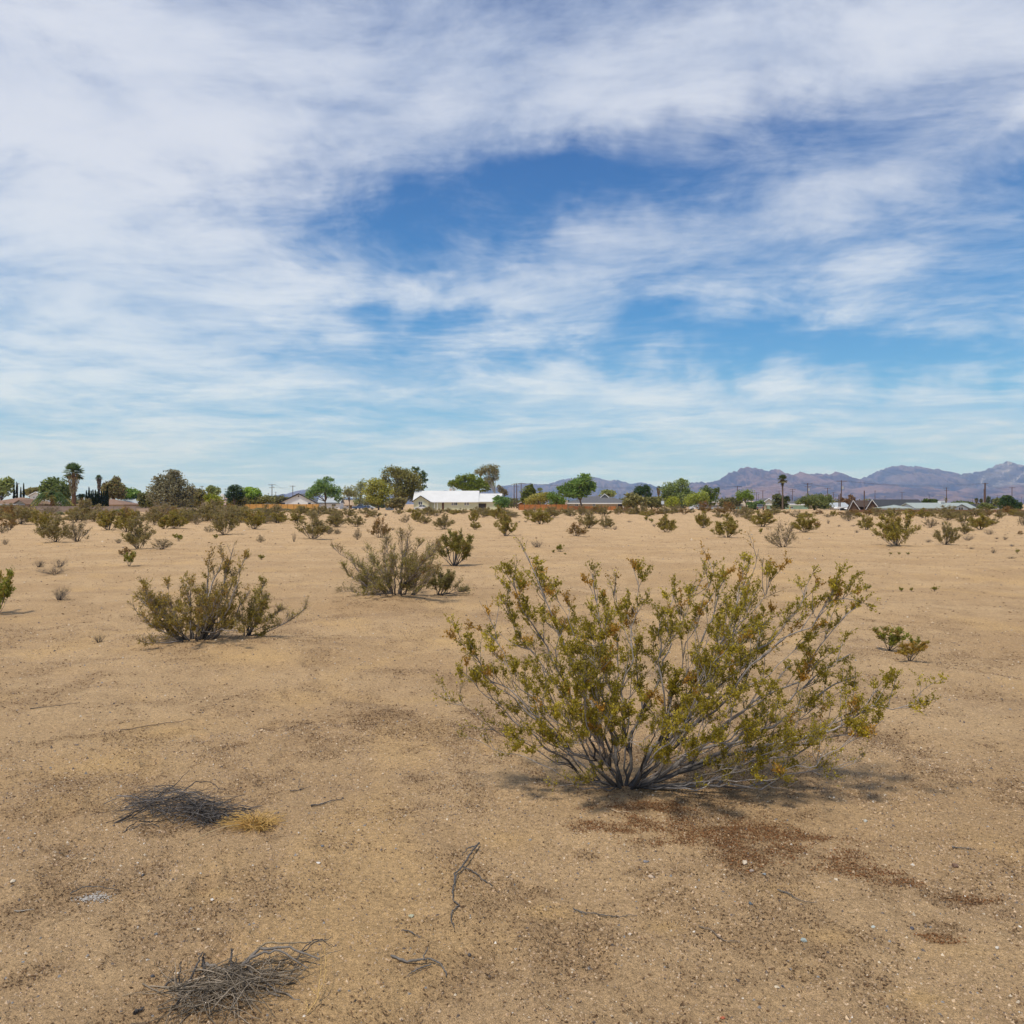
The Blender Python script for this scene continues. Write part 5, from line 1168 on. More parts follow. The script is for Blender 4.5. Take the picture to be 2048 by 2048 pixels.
def traced(base, tips, extra=0, spread=.5, xr=None, yr=None):
    """photo pixels -> stem tips relative to the root"""
    bx, by = G(*base); bz = float(H(bx, by)); o = np.array([bx, by, bz]); T_ = [W(t[0], t[1], by + t[2]) - o for t in tips]
    b = [len(t) > 3 for t in tips]
    for _ in range(extra):
        T_.append(W(R_.uniform(*xr), R_.uniform(*yr), by + R_.uniform(-spread, spread)) - o); b.append(False)
    T_ = np.array(T_); T_[:, 2] = np.maximum(T_[:, 2], .05)
    return o, T_, b

# the big creosote bush in front
tips = [(1040, 1104, .15), (1020, 1150, .2), (955, 1205, .1), (1000, 1195, .3), (925, 1290, 0), (917, 1335, -.15), (985, 1290, .3), (960, 1330, -.1), (1090, 1168, .3), (1125, 1195, -.1), (1190, 1158, .1),
        (1235, 1180, .4), (1278, 1176, 0), (1345, 1186, .3), (1392, 1235, .1), (1430, 1142, 0), (1405, 1165, .25), (1462, 1165, .4), (1490, 1185, .1), (1522, 1113, .1), (1540, 1165, -.05), (1500, 1250, -.2), (1560, 1235, .3), (1615, 1182, .2),
        (1600, 1215, .1), (1640, 1255, .0), (1700, 1195, -.1), (1722, 1220, .1), (1690, 1290, .2), (1712, 1345, .1), (1765, 1380, .0), (1828, 1398, 0), (1765, 1440, -.1), (1690, 1372, .1), (1730, 1460, -.2), (1610, 1430, -.3),
        (1700, 1530, -.2, 1), (1570, 1555, -.3), (1510, 1532, -.3, 1), (892, 1392, .1, 1), (930, 1478, 0, 1), (1035, 1470, -.2), (1050, 1505, -.1), (1062, 1385, -.3), (1010, 1410, 0), (1640, 1480, -.35),
        (1130, 1440, -.55), (1220, 1430, -.6), (1330, 1450, -.6), (1430, 1470, -.5), (1290, 1395, -.6), (1170, 1360, -.5), (1400, 1400, -.55), (1085, 1340, -.35), (1520, 1390, -.4), (1160, 1560, -.3, 1), (1100, 1570, -.2, 1)]
o, T_, b = traced((1250, 1594), tips, 26, .6, (1050, 1600), (1200, 1440))
b = np.array(b); order = np.concatenate([np.nonzero(b)[0], rng.permutation(np.nonzero(~b)[0])])
big = creosote(T_[order], .05, .0085, 11.5, 9, 16, .0120, .060, .19, b[order], .036, .78, .22, (.40, .32, .032), (.50, .28, .042), .14, kmain=18, stem_c=(.30, .27, .25), lead_frac=.34, utip=.42, kt=3, kb=6)
put_shrub("creosote_bush", "large sprawling creosote bush with olive leaves and bare grey lower stems beside reddish leaf litter", "bush", o, shrub_meshes(big))

# the two close companions further back
o, T_, b = traced((392, 1294), [(288, 1164, 0), (322, 1178, .2), (300, 1200, -.1), (377, 1160, .1), (393, 1172, -.1), (362, 1180, .2), (420, 1121, .2), (444, 1112, .1), (471, 1100, 0), (491, 1111, .2), (455, 1150, .1), (480, 1150, -.2),
                                  (267, 1209, 0), (275, 1190, .2), (285, 1240, -.2), (430, 1200, -.2), (500, 1180, .1), (310, 1230, -.3), (400, 1220, -.4), (285, 1320, -.5, 1), (330, 1290, -.3, 1), (452, 1180, .3), (465, 1215, .1)], 26, .6, (285, 490), (1165, 1265))
put_shrub("creosote_bush", "open creosote bush with dense yellow olive clump at the centre and tangled grey base", "bush", o,
          shrub_meshes(creosote(T_, .2, .011, 15, 7, 8, .0165, .08, .20, b, .036, .62, .15, (.36, .265, .045), (.44, .28, .07), .25, stem_c=(.30, .265, .24), utip=.35, kb=5, kt=3, bs=3)))
o, T_, b = traced((490, 1286), [(526, 1164, 0), (538, 1192, .1), (512, 1180, .2), (522, 1210, -.2), (484, 1195, .1), (500, 1215, -.1), (613, 1214, .1, 1), (567, 1250, -.2), (548, 1230, .1), (530, 1240, -.2), (470, 1230, 0), (560, 1222, .1, 1)], 3, .3, (480, 540), (1185, 1230))
put_shrub("creosote_bush", "slim creosote bush with a long bare branch reaching out sideways", "bush", o, shrub_meshes(creosote(T_, .08, .010, 14, 7, 7, .0165, .08, .20, b, .036, .60, .15, (.34, .27, .048), (.40, .27, .07), .12)))
o, T_, b = traced((792, 1203), [(672, 1101, 0), (696, 1112, .2), (684, 1130, 0), (707, 1162, .1), (731, 1139, 0), (750, 1120, .2), (770, 1104, .2), (790, 1096, -.2), (814, 1085, .1), (837, 1081, .2), (861, 1088, 0), (869, 1108, .2), (880, 1130, 0),
                                  (684, 1190, 0, 1), (818, 1064, .2, 1), (774, 1075, .1, 1), (802, 1070, .2, 1), (720, 1190, -.5), (760, 1170, -.5), (830, 1150, -.4), (720, 1160, .1), (745, 1195, -.6, 1), (700, 1180, -.2, 1)], 34, .9, (700, 880), (1092, 1185))
put_shrub("creosote_bush", "wide tangled shrub with leaning grey stems and wispy dry shoots on a low sand mound", "bush", o,
          shrub_meshes(creosote(T_, .35, .012, 17, 6.5, 6, .021, .11, .21, b, .042, .55, .12, (.34, .285, .075), (.38, .25, .10), .25, stem_c=(.29, .245, .215), kb=5, kt=3, bs=3)))
o, T_, b = traced((877, 1193), [(900, 1145, 0), (884, 1140, .2), (866, 1150, 0), (905, 1160, .1), (932, 1190, .2, 1), (938, 1180, 0, 1), (920, 1165, -.2, 1), (890, 1160, -.2), (858, 1165, -.2)], 6, .3, (862, 908), (1140, 1170))
put_shrub("creosote_bush", "small olive shrub with drooping bare arcs at the side of the wide tangled shrub", "bush", o,
          shrub_meshes(creosote(T_, .08, .010, 12, 6.5, 8, .022, .10, .2, b, .034, .7, .15, (.25, .225, .065), (.31, .22, .085), .2, stem_c=(.20, .165, .145))))
o, T_, b = traced((908, 1132), [(877, 1085, 0), (900, 1069, .1), (908, 1062, 0), (924, 1070, .2), (942, 1077, 0), (943, 1093, .1), (930, 1085, -.2), (874, 1096, .1), (888, 1080, -.2), (915, 1085, .3), (935, 1106, 0), (884, 1106, .1)], 8, .4, (880, 940), (1068, 1100))
put_shrub("creosote_bush", "neat vase shaped creosote bush with clean stems behind the wide tangled shrub", "bush", o,
          shrub_meshes(creosote(T_, .08, .014, 11, 7, 10, .030, .12, .19, b, .018, .9, .38, (.30, .265, .06), (.36, .26, .07), .12)))

# prototypes for the shrubs spread over the lot: unit height, unit half-width about .55
def proto(kind):
    if kind in 'GOBR':
        N = {'G': 34, 'O': 34, 'B': 34, 'R': 28}[kind]
        a = rng.random(N) * 2 * np.pi; rr = rng.random(N) ** .45 * .56; z = (.97 - .62 * (rr / .56) ** 2.0) * (.62 + .42 * rng.random(N))
        T_ = np.stack([rr * np.cos(a), rr * np.sin(a), np.maximum(z, .12)], -1)
        kw = {'G': dict(nb=9, nt=4.6, nl=9.5, c=(.35, .285, .058), c2=(.39, .26, .08), p2=.12, leafy=.9), 'O': dict(nb=9, nt=4.2, nl=7.5, c=(.31, .25, .085), c2=(.35, .27, .13), p2=.2, leafy=.8),
              'B': dict(nb=9, nt=4, nl=2.8, c=(.25, .20, .09), c2=(.27, .20, .11), p2=.3, leafy=.6, stem_c=(.25, .215, .195)), 'R': dict(nb=9, nt=4.2, nl=7.2, c=(.30, .195, .055), c2=(.32, .175, .06), p2=.4, leafy=.8)}[kind]
        return creosote(T_, .10, .0075, leaf=.030, twig=.10, blen=.26, wob=.03, tmin=.18, sag=.06, kmain=8, sides=4, kb=4, kt=3, bs=3, **kw)
    if kind in 'SA':
        N = 16; a = rng.random(N) * 2 * np.pi; rr = .15 + .42 * rng.random(N); T_ = np.stack([rr * np.cos(a), rr * np.sin(a), .45 + .55 * rng.random(N)], -1)
        return creosote(T_, .05, .012, nb=6, nt=4, nl=9, leaf=.055, twig=.14, blen=.22, wob=.02, tmin=.3, leafy=.95, c=(.29, .30, .045) if kind == 'S' else (.40, .29, .05), c2=(.36, .26, .055) if kind == 'S' else (.46, .27, .05), p2=.25, kmain=6, sides=4, kb=4, kt=3, bs=3)
    if kind == 'T':
        N = 46; a = rng.random(N) * 2 * np.pi; rr = .1 + .5 * rng.random(N); T_ = np.stack([rr * np.cos(a), rr * np.sin(a), .12 + .85 * rng.random(N) * (1 - .5 * rr)], -1)
        return creosote(T_, .16, .010, nb=5, nt=3, nl=.35, leaf=.03, twig=.16, blen=.35, wob=.05, tmin=.2, leafy=.5, c=(.10, .085, .06), c2=(.12, .09, .06), stem_c=(.135, .12, .115), kmain=6, sides=4, kb=4, kt=3, bs=3)
    if kind == 'P':
        n = 3200; a = rng.random(n) * 2 * np.pi; r = np.sqrt(rng.random(n)) * .5; z = np.sqrt(np.maximum(0, 1 - (r / .52) ** 2)) * (.35 + .65 * rng.random(n) ** .5)
        C = np.stack([r * np.cos(a), r * np.sin(a), z * .95], -1); D = unit(C * [1.2, 1.2, .6] + .25 * rng.normal(size=(n, 3)))
        LV, LF = cards(C, D, rdir(n), .16, .02); lc = np.repeat(np.array((.33, .32, .16)) * (1 + .2 * rng.normal(size=(n, 1))), 4, 0)
        N = 20; a = rng.random(N) * 2 * np.pi; Tt = np.stack([.4 * np.cos(a), .4 * np.sin(a), .3 + .5 * rng.random(N)], -1)
        M = bez(np.zeros((N, 3)), Tt * .5, Tt, 5); V, q = tubes(M, np.full((N, 5), .008), 4)
        return (V, q, np.tile((.25, .22, .15), (len(V), 1))), (LV, LF, lc)

PROTO = {k: [shrub_meshes(proto(k)) for _ in range(n)] for k, n in (('G', 4), ('O', 4), ('B', 3), ('R', 2), ('S', 3), ('A', 1), ('T', 3), ('P', 1))}

ZONES = [(72, "the brown tiled house"), (150, "the tall shaggy fan palm"), (272, "the cypress row"), (400, "the big grey green tree"), (487, "the dark round tree"), (560, "the start of the golden fence"), (640, "the white gabled house"),
         (740, "the blue pickup"), (826, "the broad olive brown tree"), (900, "the pale yellow gable"), (1012, "the long white roof"), (1060, "the three pole cluster"), (1135, "the orange stained fence"), (1205, "the large feathery mesquite"), (1272, "the grey hip roof"),
         (1322, "the thick trunked palm"), (1390, "the pale blue sign"), (1450, "the dark pine"), (1520, "the mint green house"), (1590, "the tall slim palm"), (1666, "the transformer pole"), (1716, "the white trailers"),
         (1775, "the charcoal roof"), (1850, "the blue grey garage"), (1930, "the pale blue house"), (1990, "the thick double pole"), (3000, "the large dark shrub tree")]
LOOK = {'G': ("creosote_bush", "leafy olive green shrub", "bush"), 'O': ("creosote_bush", "grey stemmed olive shrub", "bush"), 'B': ("bare_shrub", "bare twiggy grey shrub", "bush"), 'R': ("rusty_shrub", "rust tinged brown shrub", "bush"),
        'T': ("dead_tuft", "dead grey twig tuft", "dead plant"), 'S': ("green_sprig", "fresh green seedling shrub", "bush"), 'A': ("green_sprig", "amber seedling shrub", "bush"), 'P': ("straw_mound_bush", "pale straw mound shrub", "bush")}
used = {}
rows = []
for n_, (px, py, w, h, kind, *own) in enumerate(SHRUBS):
    Y = CAM_H * F / (py - HY); hm, wm = h * Y / F, w * Y / F
    if kind in 'GOBR' and py < 1100: hm *= 1.12; wm *= 1.22
    size = "tiny" if hm < .35 else "knee high" if hm < .7 else "waist high" if hm < 1.15 else "tall" if hm < 1.7 else "extra tall"
    zone = next(z for e, z in ZONES if px < e)
    far = "close in front of" if py < 1034 else "some way out from" if py < 1055 else "far out opposite" if py < 1100 else "well away from"
    label = own[0] if own else f"{size} {LOOK[kind][1]} {far} {zone}"
    rows.append((px, py, Y, hm, wm, kind, label)); used[label] = used.get(label, 0) + 1
for n_, (px, py, Y, hm, wm, kind, label) in enumerate(rows):
    x = X(px, Y); z = float(H(x, Y)); nm, _, cat = LOOK[kind]
    if n_ == len(rows) - 1: label = "large bright yellow green rounded bush standing alone opposite the charcoal roof"
    ms = PROTO[kind][n_ % len(PROTO[kind])]
    sx = wm / 1.18 * R_.uniform(.95, 1.05); put_shrub(nm, label, cat, (x, Y, z), ms, ("shrubs: " + label) if used.get(label, 1) > 1 else "shrubs scattered over the lot", R_.uniform(0, 6.28), (sx, sx * R_.uniform(.9, 1.05), hm * 1.02))

# ------------------------------------------------------------------ dead brush, sticks and tufts on the near sand
def lay(P):
    """drop polylines onto the ground surface (z of P is height above it)"""
    Q = P.copy(); Q[..., 2] += H(P[..., 0].ravel(), P[..., 1].ravel()).reshape(P.shape[:-1]); return Q

def gpt(px, py, z=0.0):
    x, y = G(px, py); return np.array([x, y, z])

def brush_heap(label, c_px, n, hx_px, hy_px, hgt, ctone, dirs, lead, seed_len=(.12, .42), straw=0):
    """a heap of dead twigs lying along dirs (degrees in plan), with a few leading branches traced from the photo"""
    o = gpt(*c_px); Yc = o[1]; sx = hx_px * Yc / F; sy = hy_px * Yc * Yc / (CAM_H * F)
    t = thing("dead_brush_heap", label, "dead brush", (o[0], o[1], float(H(o[0], o[1]))))
    lob = rng.normal(size=(7, 2)) * .42; q = lob[rng.integers(0, 7, n)] + rng.normal(size=(n, 2)) * .26; q = q[np.hypot(q[:, 0], q[:, 1]) < 1.25]; n = len(q); dome = np.clip(1 - q[:, 0] ** 2 - q[:, 1] ** 2, 0, 1)
    mid = np.stack([o[0] + q[:, 0] * sx, o[1] + q[:, 1] * sy, .01 + dome * hgt * rng.random(n)], -1)
    a = np.radians(rng.choice(dirs, n) + 26 * rng.normal(size=n)); L = rng.uniform(*seed_len, n)
    d = np.stack([np.cos(a), np.sin(a), .18 * rng.normal(size=n) + .05], -1) * L[:, None] / 2
    P = bez(mid - d, mid + rng.normal(size=(n, 3)) * L[:, None] * .14 * [1, 1, .7] + [0, 0, .02], mid + d, 7, .045)
    P[..., 2] = np.maximum(P[..., 2], .004); P = lay(P)
    r = (.0009 + .0026 * rng.random(n) ** 3)[:, None] * np.linspace(1, .45, 7)[None]
    V, f = tubes(P, r, 4); col = np.repeat(np.array(ctone) * np.clip(1 + .5 * rng.normal(size=(n, 1)), .35, 2.6), 28, 0)
    oz = np.array([o[0], o[1], float(H(o[0], o[1]))]); link("twigs", mesh("twigs", V - oz, f, col, smooth=True, mats=M_dead), t)
    for pts, r0, cc in lead:                     # each leading branch is its own part
        Pw = np.array([gpt(p[0], p[1], p[2] * .6) for p in pts]); s = np.linspace(0, len(Pw) - 1, 4 * len(Pw))
        Pi = np.stack([np.interp(s, np.arange(len(Pw)), Pw[:, k]) for k in range(3)], -1); Pi[1:-1] += rng.normal(size=(len(Pi) - 2, 3)) * .0025
        Pi = lay(Pi); V, f = tubes(Pi[None], (.62 * r0 * np.linspace(1, .4, len(Pi)))[None], 6)
        link("branch", mesh("branch", V - oz, f, np.tile(np.array(cc), (len(V), 1)), smooth=True, mats=M_dead), t)

dk, gy, pl = (.085, .076, .070), (.20, .175, .15), (.36, .26, .13)
brush_heap("dark grey heap of dead twigs beside the golden straw tuft", (350, 1634), 400, 116, 28, .11, (.115, .104, .097), [10, 30, 160, 60, -20], [
    ([(228, 1660, .0), (270, 1642, .02), (300, 1632, .05), (345, 1612, .10)], .008, dk), ([(350, 1625, .08), (390, 1600, .14), (420, 1592, .10), (450, 1600, .04)], .006, dk),
    ([(300, 1632, .04), (340, 1618, .14), (380, 1588, .20)], .006, dk), ([(250, 1630, .01), (280, 1632, .05), (330, 1640, .06)], .006, gy), ([(360, 1640, .05), (420, 1632, .08), (458, 1640, .02)], .006, gy),
    ([(246, 1680, .0), (262, 1668, .02), (285, 1660, .05)], .006, dk)], (.07, .34))
brush_heap("brown grey heap of split dead branches and fine straw below the small green stone", (505, 1992), 300, 150, 52, .03, (.19, .155, .115), [5, 25, -35, -60, 150, 80], [
    ([(478, 1950, .02), (520, 1934, .09), (580, 1932, .10), (640, 1940, .05)], .011, gy), ([(470, 1956, .03), (510, 1940, .07), (560, 1938, .10), (615, 1952, .03)], .010, gy), ([(480, 1948, .02), (530, 1930, .11), (600, 1926, .10), (655, 1906, .06)], .007, (.26, .20, .13)),
    ([(412, 1950, .06), (440, 1958, .05), (480, 1972, .03), (560, 2000, .01)], .010, gy), ([(455, 1960, .05), (500, 1966, .04), (540, 1985, .02), (600, 2010, .0)], .009, gy), ([(350, 2022, .0), (370, 1990, .03), (395, 1962, .08), (405, 1940, .10)], .009, dk),
    ([(408, 1960, .03), (407, 1945, .06), (410, 1938, .09)], .012, dk), ([(462, 1955, .02), (463, 1940, .06), (462, 1932, .09)], .010, dk), ([(360, 1985, .0), (358, 1965, .05), (362, 1952, .08)], .006, dk), ([(328, 1985, .0), (345, 1978, .04), (362, 1990, .02)], .007, dk),
    ([(590, 1945, .06), (625, 1915, .09), (652, 1902, .06), (665, 1906, .08)], .004, dk), ([(600, 1930, .05), (640, 1918, .10), (668, 1912, .04)], .004, dk), ([(450, 1968, .02), (470, 2000, .02), (468, 2030, .0)], .007, gy)], (.08, .32))

def straw_tuft(label, base, n, hgt, wid, ctone, thick=.0011):
    x, y = G(*base); t = thing("straw_tuft", label, "dry grass", (x, y, float(H(x, y)) - .005))
    a = rng.random(n) * 2 * np.pi; r = np.sqrt(rng.random(n)) * wid; E = np.stack([r * np.cos(a) - .12 * wid, r * np.sin(a) * .7, hgt * (.1 + .9 * rng.random(n)) * (1 - .3 * (r / wid) ** 2)], -1)
    P0 = np.stack([.03 * rng.normal(size=n), .03 * rng.normal(size=n), np.zeros(n)], -1); P = bez(P0, E * .55 + [0, 0, .02] + .02 * rng.normal(size=(n, 3)), E, 5, .03)
    V, f = tubes(P, np.full((n, 5), thick) * np.linspace(1.2, .6, 5)[None], 3)
    link("stalks", mesh("stalks", V, f, np.repeat(np.array(ctone) * np.clip(1 + .25 * rng.normal(size=(n, 1)), .5, 1.6), 15, 0), mats=M_straw), t)
    K = 9; s = np.linspace(0, 1, K); P = np.stack([.01 - .28 * s, -.02 - .24 * s + .05 * np.sin(3 * s), .02 + .02 * np.sin(3 * s)], -1)
    V, f = tubes(P[None], np.full((1, K), .0022), 4); link("fallen_stalk", mesh("fallen_stalk", V, f, np.tile((.55, .42, .24), (len(V), 1)), mats=M_straw), t)
straw_tuft("golden straw tuft at the end of the dark twig heap", (512, 1658), 230, .085, .20, (.60, .39, .13), .0014)

def stick(label, pts, r0, cc, forks=(), group=None):
    Pw = np.array([gpt(p[0], p[1], p[2] if len(p) > 2 else .008) for p in pts]); o = Pw[0].copy(); o[2] = float(H(o[0], o[1]))
    t = thing("fallen_stick", label, "stick", o, group)
    for nm, q, rr in [("shaft", pts, r0)] + [("side_twig", f, r0 * .7) for f in forks]:
        Q = np.array([gpt(p[0], p[1], p[2] if len(p) > 2 else .008) for p in q]); s = np.linspace(0, len(Q) - 1, 5 * len(Q))
        Pi = np.stack([np.interp(s, np.arange(len(Q)), Q[:, k]) for k in range(3)], -1); Pi[1:-1] += rng.normal(size=(len(Pi) - 2, 3)) * [.0022, .0022, .001]
        Pi = lay(Pi); V, f = tubes(Pi[None], (.68 * rr * np.linspace(1, .45, len(Pi)) * (1 + .15 * rng.normal(size=len(Pi))))[None], 6)
        link(nm, mesh(nm, V - o, f, np.tile(np.array(cc), (len(V), 1)), smooth=True, mats=M_dead), t)

sd = (.11, .103, .097)
stick("forked dark branch with two prongs lying on gravelly sand", [(958, 1706, .02), (940, 1728, .03), (926, 1745, .02), (910, 1755, .01), (906, 1790), (907, 1812), (918, 1820)], .0075, sd,
      [[(952, 1712, .02), (935, 1716, .02), (923, 1723)], [(926, 1746, .02), (945, 1749), (965, 1765), (985, 1778)], [(925, 1746, .02), (914, 1756, .02), (909, 1780)], [(918, 1820), (905, 1834), (902, 1848), (908, 1866)]])
stick("thin knobbly dark twig lying alone level on the sand", [(1146, 1827), (1172, 1837), (1205, 1842), (1240, 1842), (1275, 1840)], .0045, sd)
stick("slender dark twig slanting past brown litter", [(1555, 1792), (1580, 1802), (1605, 1814), (1635, 1819)], .004, sd, [[(1580, 1802), (1572, 1797), (1560, 1795)]])
stick("pale brown curved twig with tapering end near grey pebbles", [(1398, 1862), (1420, 1870), (1450, 1886), (1480, 1890)], .0045, (.19, .15, .115))
stick("dark straight stick behind the golden straw tuft", [(622, 1618), (650, 1612), (685, 1604)], .007, sd)
stick("small branching grey twig above the dark straight stick", [(580, 1592), (598, 1588), (622, 1580)], .004, sd, [[(598, 1588, .02), (600, 1578, .05)]])
stick("grey forked stick with drooping fork beside the brown grey heap", [(782, 1922), (815, 1932), (838, 1936, .02), (860, 1934, .02), (885, 1946), (892, 1966)], .007, (.15, .135, .12), [[(862, 1942, .01), (835, 1955), (813, 1970)], [(845, 1936, .02), (856, 1926, .05)]])
stick("thin dark curved twig just above the grey forked stick", [(803, 1868), (820, 1868), (843, 1880)], .004, sd)
stick("thin arching twig over the white ash patch", [(140, 1806), (165, 1801, .03), (195, 1803, .03), (238, 1800)], .004, sd)
stick("pale thin stick lying near the white ash patch", [(28, 1838), (45, 1839), (68, 1836)], .004, (.30, .27, .23))
stick("golden bent weed stalk with short side shoots beside the brown grey heap", [(612, 2044), (632, 2026, .02), (648, 2004, .05), (652, 1980, .08), (650, 1960, .09), (647, 1948, .10)], .0035, (.50, .33, .13),
      [[(634, 2020, .02), (642, 1990, .06), (641, 1954, .08)], [(652, 1974, .08), (664, 1962, .09)], [(636, 2018, .02), (620, 2006, .04)], [(616, 2040, .01), (611, 2025, .03)]])
stick("short thick dark stick beside the brown grey brush heap", [(268, 2042), (280, 2036), (288, 2030)], .009, dk)
stick("long faint twig on sand beyond the smooth orange patch", [(60, 1430), (110, 1427), (160, 1418)], .005, (.13, .11, .09))
stick("thin cracked twig along the crusted sand edge", [(240, 1468), (290, 1458), (340, 1448), (385, 1438)], .005, (.16, .12, .085))
stick("short dark twig near the big bush litter", [(1905, 1700), (1935, 1702), (1950, 1706)], .005, sd)
stick("fine pale straw lying before the big bush", [(1222, 1640), (1240, 1646), (1262, 1647)], .0035, (.55, .42, .28))

# single stones large enough to tell apart
def stone_mesh(seed, n=1):
    r2 = np.random.default_rng(seed); t = (1 + 5 ** .5) / 2
    V = np.array([(-1, t, 0), (1, t, 0), (-1, -t, 0), (1, -t, 0), (0, -1, t), (0, 1, t), (0, -1, -t), (0, 1, -t), (t, 0, -1), (t, 0, 1), (-t, 0, -1), (-t, 0, 1)]) / 1.9
    Fc = np.array([(0, 11, 5), (0, 5, 1), (0, 1, 7), (0, 7, 10), (0, 10, 11), (1, 5, 9), (5, 11, 4), (11, 10, 2), (10, 7, 6), (7, 1, 8), (3, 9, 4), (3, 4, 2), (3, 2, 6), (3, 6, 8), (3, 8, 9), (4, 9, 5), (2, 4, 11), (6, 2, 10), (8, 6, 7), (9, 8, 1)])
    V = V * (1 + .28 * r2.normal(size=(12, 1))) * [1.15, .95, .7]
    return V, Fc

STONES = [(1302, 1766, 12, (.52, .40, .29), "flat pinkish tan stone in front of the big bush"), (1490, 1742, 12, (.58, .48, .36), "pale buff stone at the edge of the red litter"), (1503, 1756, 10, (.36, .29, .24), "brownish stone next to the pale buff stone"),
          (1528, 1761, 9, (.27, .29, .29), "blue grey stone just beyond the red litter edge"), (1673, 1772, 10, (.60, .50, .37), "rounded cream stone beyond the red litter"), (1501, 1821, 10, (.10, .12, .14), "dark slate pebble with a pale chip beside it"),
          (1608, 1889, 12, (.30, .34, .32), "greenish grey stone on smooth sand"), (1824, 1861, 9, (.09, .085, .10), "small dark purple pebble beside brown litter"), (1746, 1862, 7, (.45, .48, .44), "pale greenish pebble on open sand"),
          (1994, 1900, 10, (.62, .56, .47), "whitish stone on the smooth sandy patch"), (1438, 1876, 8, (.55, .40, .27), "small orange buff pebble near a twig"), (1476, 1962, 8, (.11, .09, .085), "dark brown pebble on gravelly sand"),
          (1553, 1978, 9, (.62, .52, .37), "cream pebble with a dark neighbour"), (1565, 1977, 7, (.10, .10, .11), "small black pebble beside the cream pebble"), (821, 1836, 11, (.42, .42, .30), "small pale green stone near the forked branch"),
          (938, 1916, 9, (.085, .075, .07), "dark lump of stone below the forked branch"), (1292, 1738, 9, (.25, .24, .25), "grey stone behind the flat pinkish stone"), (1113, 1767, 7, (.60, .42, .2), "ochre chip beside brown litter"),
          (1260, 1878, 6, (.6, .5, .4), "pale chip below the knobbly twig"), (1910, 1740, 15, (.20, .125, .09), "reddish brown clod on speckled sand"), (1445, 2044, 9, (.42, .13, .07), "single red brick chip on gravelly sand"),
          (25, 1783, 9, (.62, .53, .40), "pale stone near the white ash patch"), (312, 1880, 8, (.18, .19, .20), "blue grey pebble above the brush heap"), (286, 1768, 7, (.09, .09, .10), "dark pebble on sand above the ash patch"),
          (306, 1962, 8, (.08, .08, .09), "black pebble beside the brush heap"), (296, 1932, 8, (.5, .45, .38), "whitish pebble above the brush heap"), (170, 1738, 8, (.56, .44, .28), "buff pebble on trampled sand"), (424, 1810, 7, (.62, .58, .52), "white chip on trampled sand"),
          (637, 1740, 8, (.70, .66, .6), "white chip on gravel past the straw tuft"), (645, 1705, 7, (.20, .21, .23), "slate pebble past the straw tuft"), (1730, 1652, 9, (.45, .44, .38), "pale grey green stone among red litter edge"), (1060, 1690, 7, (.22, .22, .22), "grey pebble behind the forked branch")]
for k, (px, py, s, c, lab) in enumerate(STONES):
    x, y = G(px, py); V, Fc = stone_mesh(900 + k); r = s * .5 * y / F
    o = link("stone", mesh("stone", V * r, Fc, np.tile(c, (12, 1)), smooth=False, mats=M_stone), loc=(x, y, float(H(x, y)) + r * .22)); o.rotation_euler = (0, 0, R_.uniform(0, 6.28)); o["label"] = lab; o["category"] = "stone"; o["group"] = "stones on the near sand"

# ------------------------------------------------------------------ gravel, litter and straw (uncountable)
def fan(n, r0, r1, power=1.0, half=43):
    a = np.radians(rng.uniform(-half, half, n)); r = np.sqrt(r0 ** 2 + (r1 ** 2 - r0 ** 2) * rng.random(n) ** power); return r * np.sin(a), r * np.cos(a)

def gravel():
    X_, Y_, S = [], [], []
    for n, r0, r1, s0, s1 in ((90000, 2.3, 6.5, .0027, .0082), (34000, 5.5, 13, .0045, .013), (9000, 11, 32, .009, .026), (3500, 30, 110, .02, .07)):
        x, y = fan(n, r0, r1); sand, red, br = masks(x, y)
        keep = rng.random(n) < (1 - .75 * sand) * (.35 + .65 * sstep(fbm(x / .6, y / .6, 81, 3), -.5, .5)); x, y = x[keep], y[keep]
        X_.append(x); Y_.append(y); S.append(s0 * (s1 / s0) ** (rng.random(len(x)) ** 2.2))
    x = np.concatenate(X_); y = np.concatenate(Y_); s = np.concatenate(S); n = len(x)
    oct_ = np.array([(1, 0, -.35), (-1, 0, -.35), (0, 1, -.35), (0, -1, -.35), (.12, .08, .95)], float); of = np.array([(0, 2, 4), (2, 1, 4), (1, 3, 4), (3, 0, 4)])     # the half above the sand
    a = rng.random(n) * 6.28; V = oct_[None] * (1 + .3 * rng.normal(size=(n, 5, 1))) * s[:, None, None] * np.stack([np.ones(n) * 1.15, np.ones(n) * .9, .55 + .35 * rng.random(n)], -1)[:, None, :]
    ca, sa = np.cos(a)[:, None], np.sin(a)[:, None]; vx = V[..., 0] * ca - V[..., 1] * sa; vy = V[..., 0] * sa + V[..., 1] * ca
    V = np.stack([vx + x[:, None], vy + y[:, None], V[..., 2] + (H(x, y) + s * .22)[:, None]], -1)
    pal = np.array([(.50, .37, .24), (.60, .50, .37), (.42, .30, .19), (.30, .21, .13), (.14, .115, .10), (.66, .61, .53), (.47, .33, .21), (.24, .23, .22)]); p = np.array([.27, .035, .28, .22, .09, .006, .12, .03]); p /= p.sum()
    c = pal[rng.choice(8, n, p=p)] * np.clip(1 + .15 * rng.normal(size=(n, 1)), .6, 1.4)
    Fc = (of[None] + (np.arange(n) * 5)[:, None, None]).reshape(-1, 3)
    link("gravel", mesh("gravel", V.reshape(-1, 3), Fc, np.repeat(c, 5, 0), mats=M_stone), kind="stuff", label="fine tan and grey gravel grains strewn over the near sand", category="gravel")

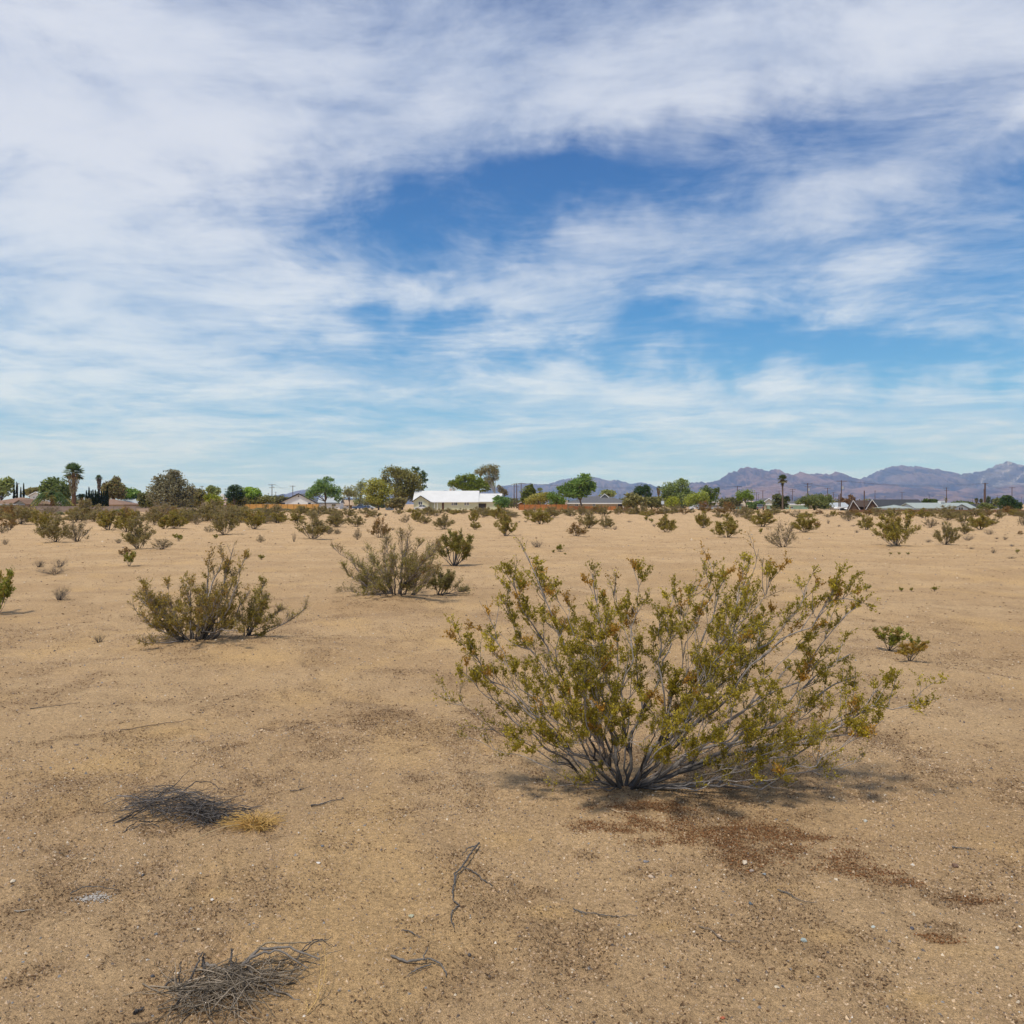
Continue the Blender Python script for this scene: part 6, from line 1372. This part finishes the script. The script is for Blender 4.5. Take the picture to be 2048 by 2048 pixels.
def litter():
    Vs, Cs = [], []
    def bits(x, y, L, Wd, c, zoff=.003, tilt=.25):
        n = len(x); a = rng.random(n) * 6.28; D = np.stack([np.cos(a), np.sin(a), tilt * rng.normal(size=n)], -1); N_ = np.tile([0, 0, 1.0], (n, 1)) + .5 * rng.normal(size=(n, 3))
        C = np.stack([x, y, H(x, y) + zoff + .002 * rng.random(n)], -1); V, _ = cards(C, D, N_, L, Wd); Vs.append(V); Cs.append(np.repeat(np.clip(np.array(c) * np.clip(1 + .3 * rng.normal(size=(n, 1)), .4, 1.8), .01, .8), 4, 0))
    # brown debris in drifts
    for n, r0, r1, L in ((290000, 2.3, 6.8, .013), (160000, 6, 14, .021), (90000, 13, 42, .046), (50000, 36, 120, .11)):
        x, y = fan(n, r0, r1); sand, red, br = masks(x, y); k = rng.random(n) < np.clip(br * .95 + .10 * (1 - sand), 0, 1); x, y = x[k], y[k]; m = len(x)
        l = L * (.4 + 1.1 * rng.random(m) ** 1.5); bits(x, y, l, l * rng.uniform(.12, .4, m), (.125, .072, .036))
    # reddish leaf litter in front of the big bush
    x, y = fan(260000, 3.2, 5.6, 1, 32); sand, red, br = masks(x, y); k = rng.random(len(x)) < red * .9; x, y = x[k], y[k]; m = len(x); l = .0095 * (.5 + .9 * rng.random(m)); bits(x, y, l, l * .5, (.17, .075, .028), .003, .35)
    # pale straw slivers
    x, y = fan(9000, 2.3, 12); m = len(x); l = .03 * (.3 + 1.2 * rng.random(m) ** 2); bits(x, y, l, .0016 + .0012 * rng.random(m), (.42, .33, .21), .004, .06)
    V = np.vstack(Vs); link("litter", mesh("litter", V, np.arange(len(V)).reshape(-1, 4), np.vstack(Cs), mats=M_litter), kind="stuff", label="brown leaf litter and twig bits drifted over the near sand", category="litter")

gravel(); litter()
# white ash patch
x, y = G(186, 1812); n = 300; q = rng.normal(size=(n, 2)) * [.035, .018]
a = rng.random(n) * 6.28; C = np.stack([x + q[:, 0], y + q[:, 1], H(x + q[:, 0], y + q[:, 1]) + .004], -1)
V, f = cards(C, np.stack([np.cos(a), np.sin(a), 0 * a], -1), np.tile([0, 0, 1.0], (n, 1)) + .3 * rng.normal(size=(n, 3)),   .008, .006)
link("ash_patch", mesh("ash_patch", V, f, np.repeat(np.array((.44, .41, .37)) * (1 + .15 * rng.normal(size=(n, 1))), 4, 0), mats=M_litter), kind="stuff", label="white ashy flakes under the thin arching twig", category="ash")

# ------------------------------------------------------------------ the hazy air
hz = MB().box((-15500, -15500, -60), (15500, 15800, 1150)).build("haze", None, None, kind="stuff")
m = bpy.data.materials.new("haze_air"); m.use_nodes = True; nt = m.node_tree; nt.nodes.clear()
oo = nt.nodes.new('ShaderNodeOutputMaterial'); pv = nt.nodes.new('ShaderNodeVolumePrincipled')
pv.inputs['Color'].default_value = (0.30, 0.50, 1.0, 1); pv.inputs['Absorption Color'].default_value = (1, 1, 1, 1); pv.inputs['Density'].default_value = 0.000066; pv.inputs['Anisotropy'].default_value = 0.0
nt.links.new(pv.outputs[0], oo.inputs['Volume']); hz.data.materials.append(m); hz["label"] = "pale blue haze in the air over the plain"; hz["category"] = "haze"
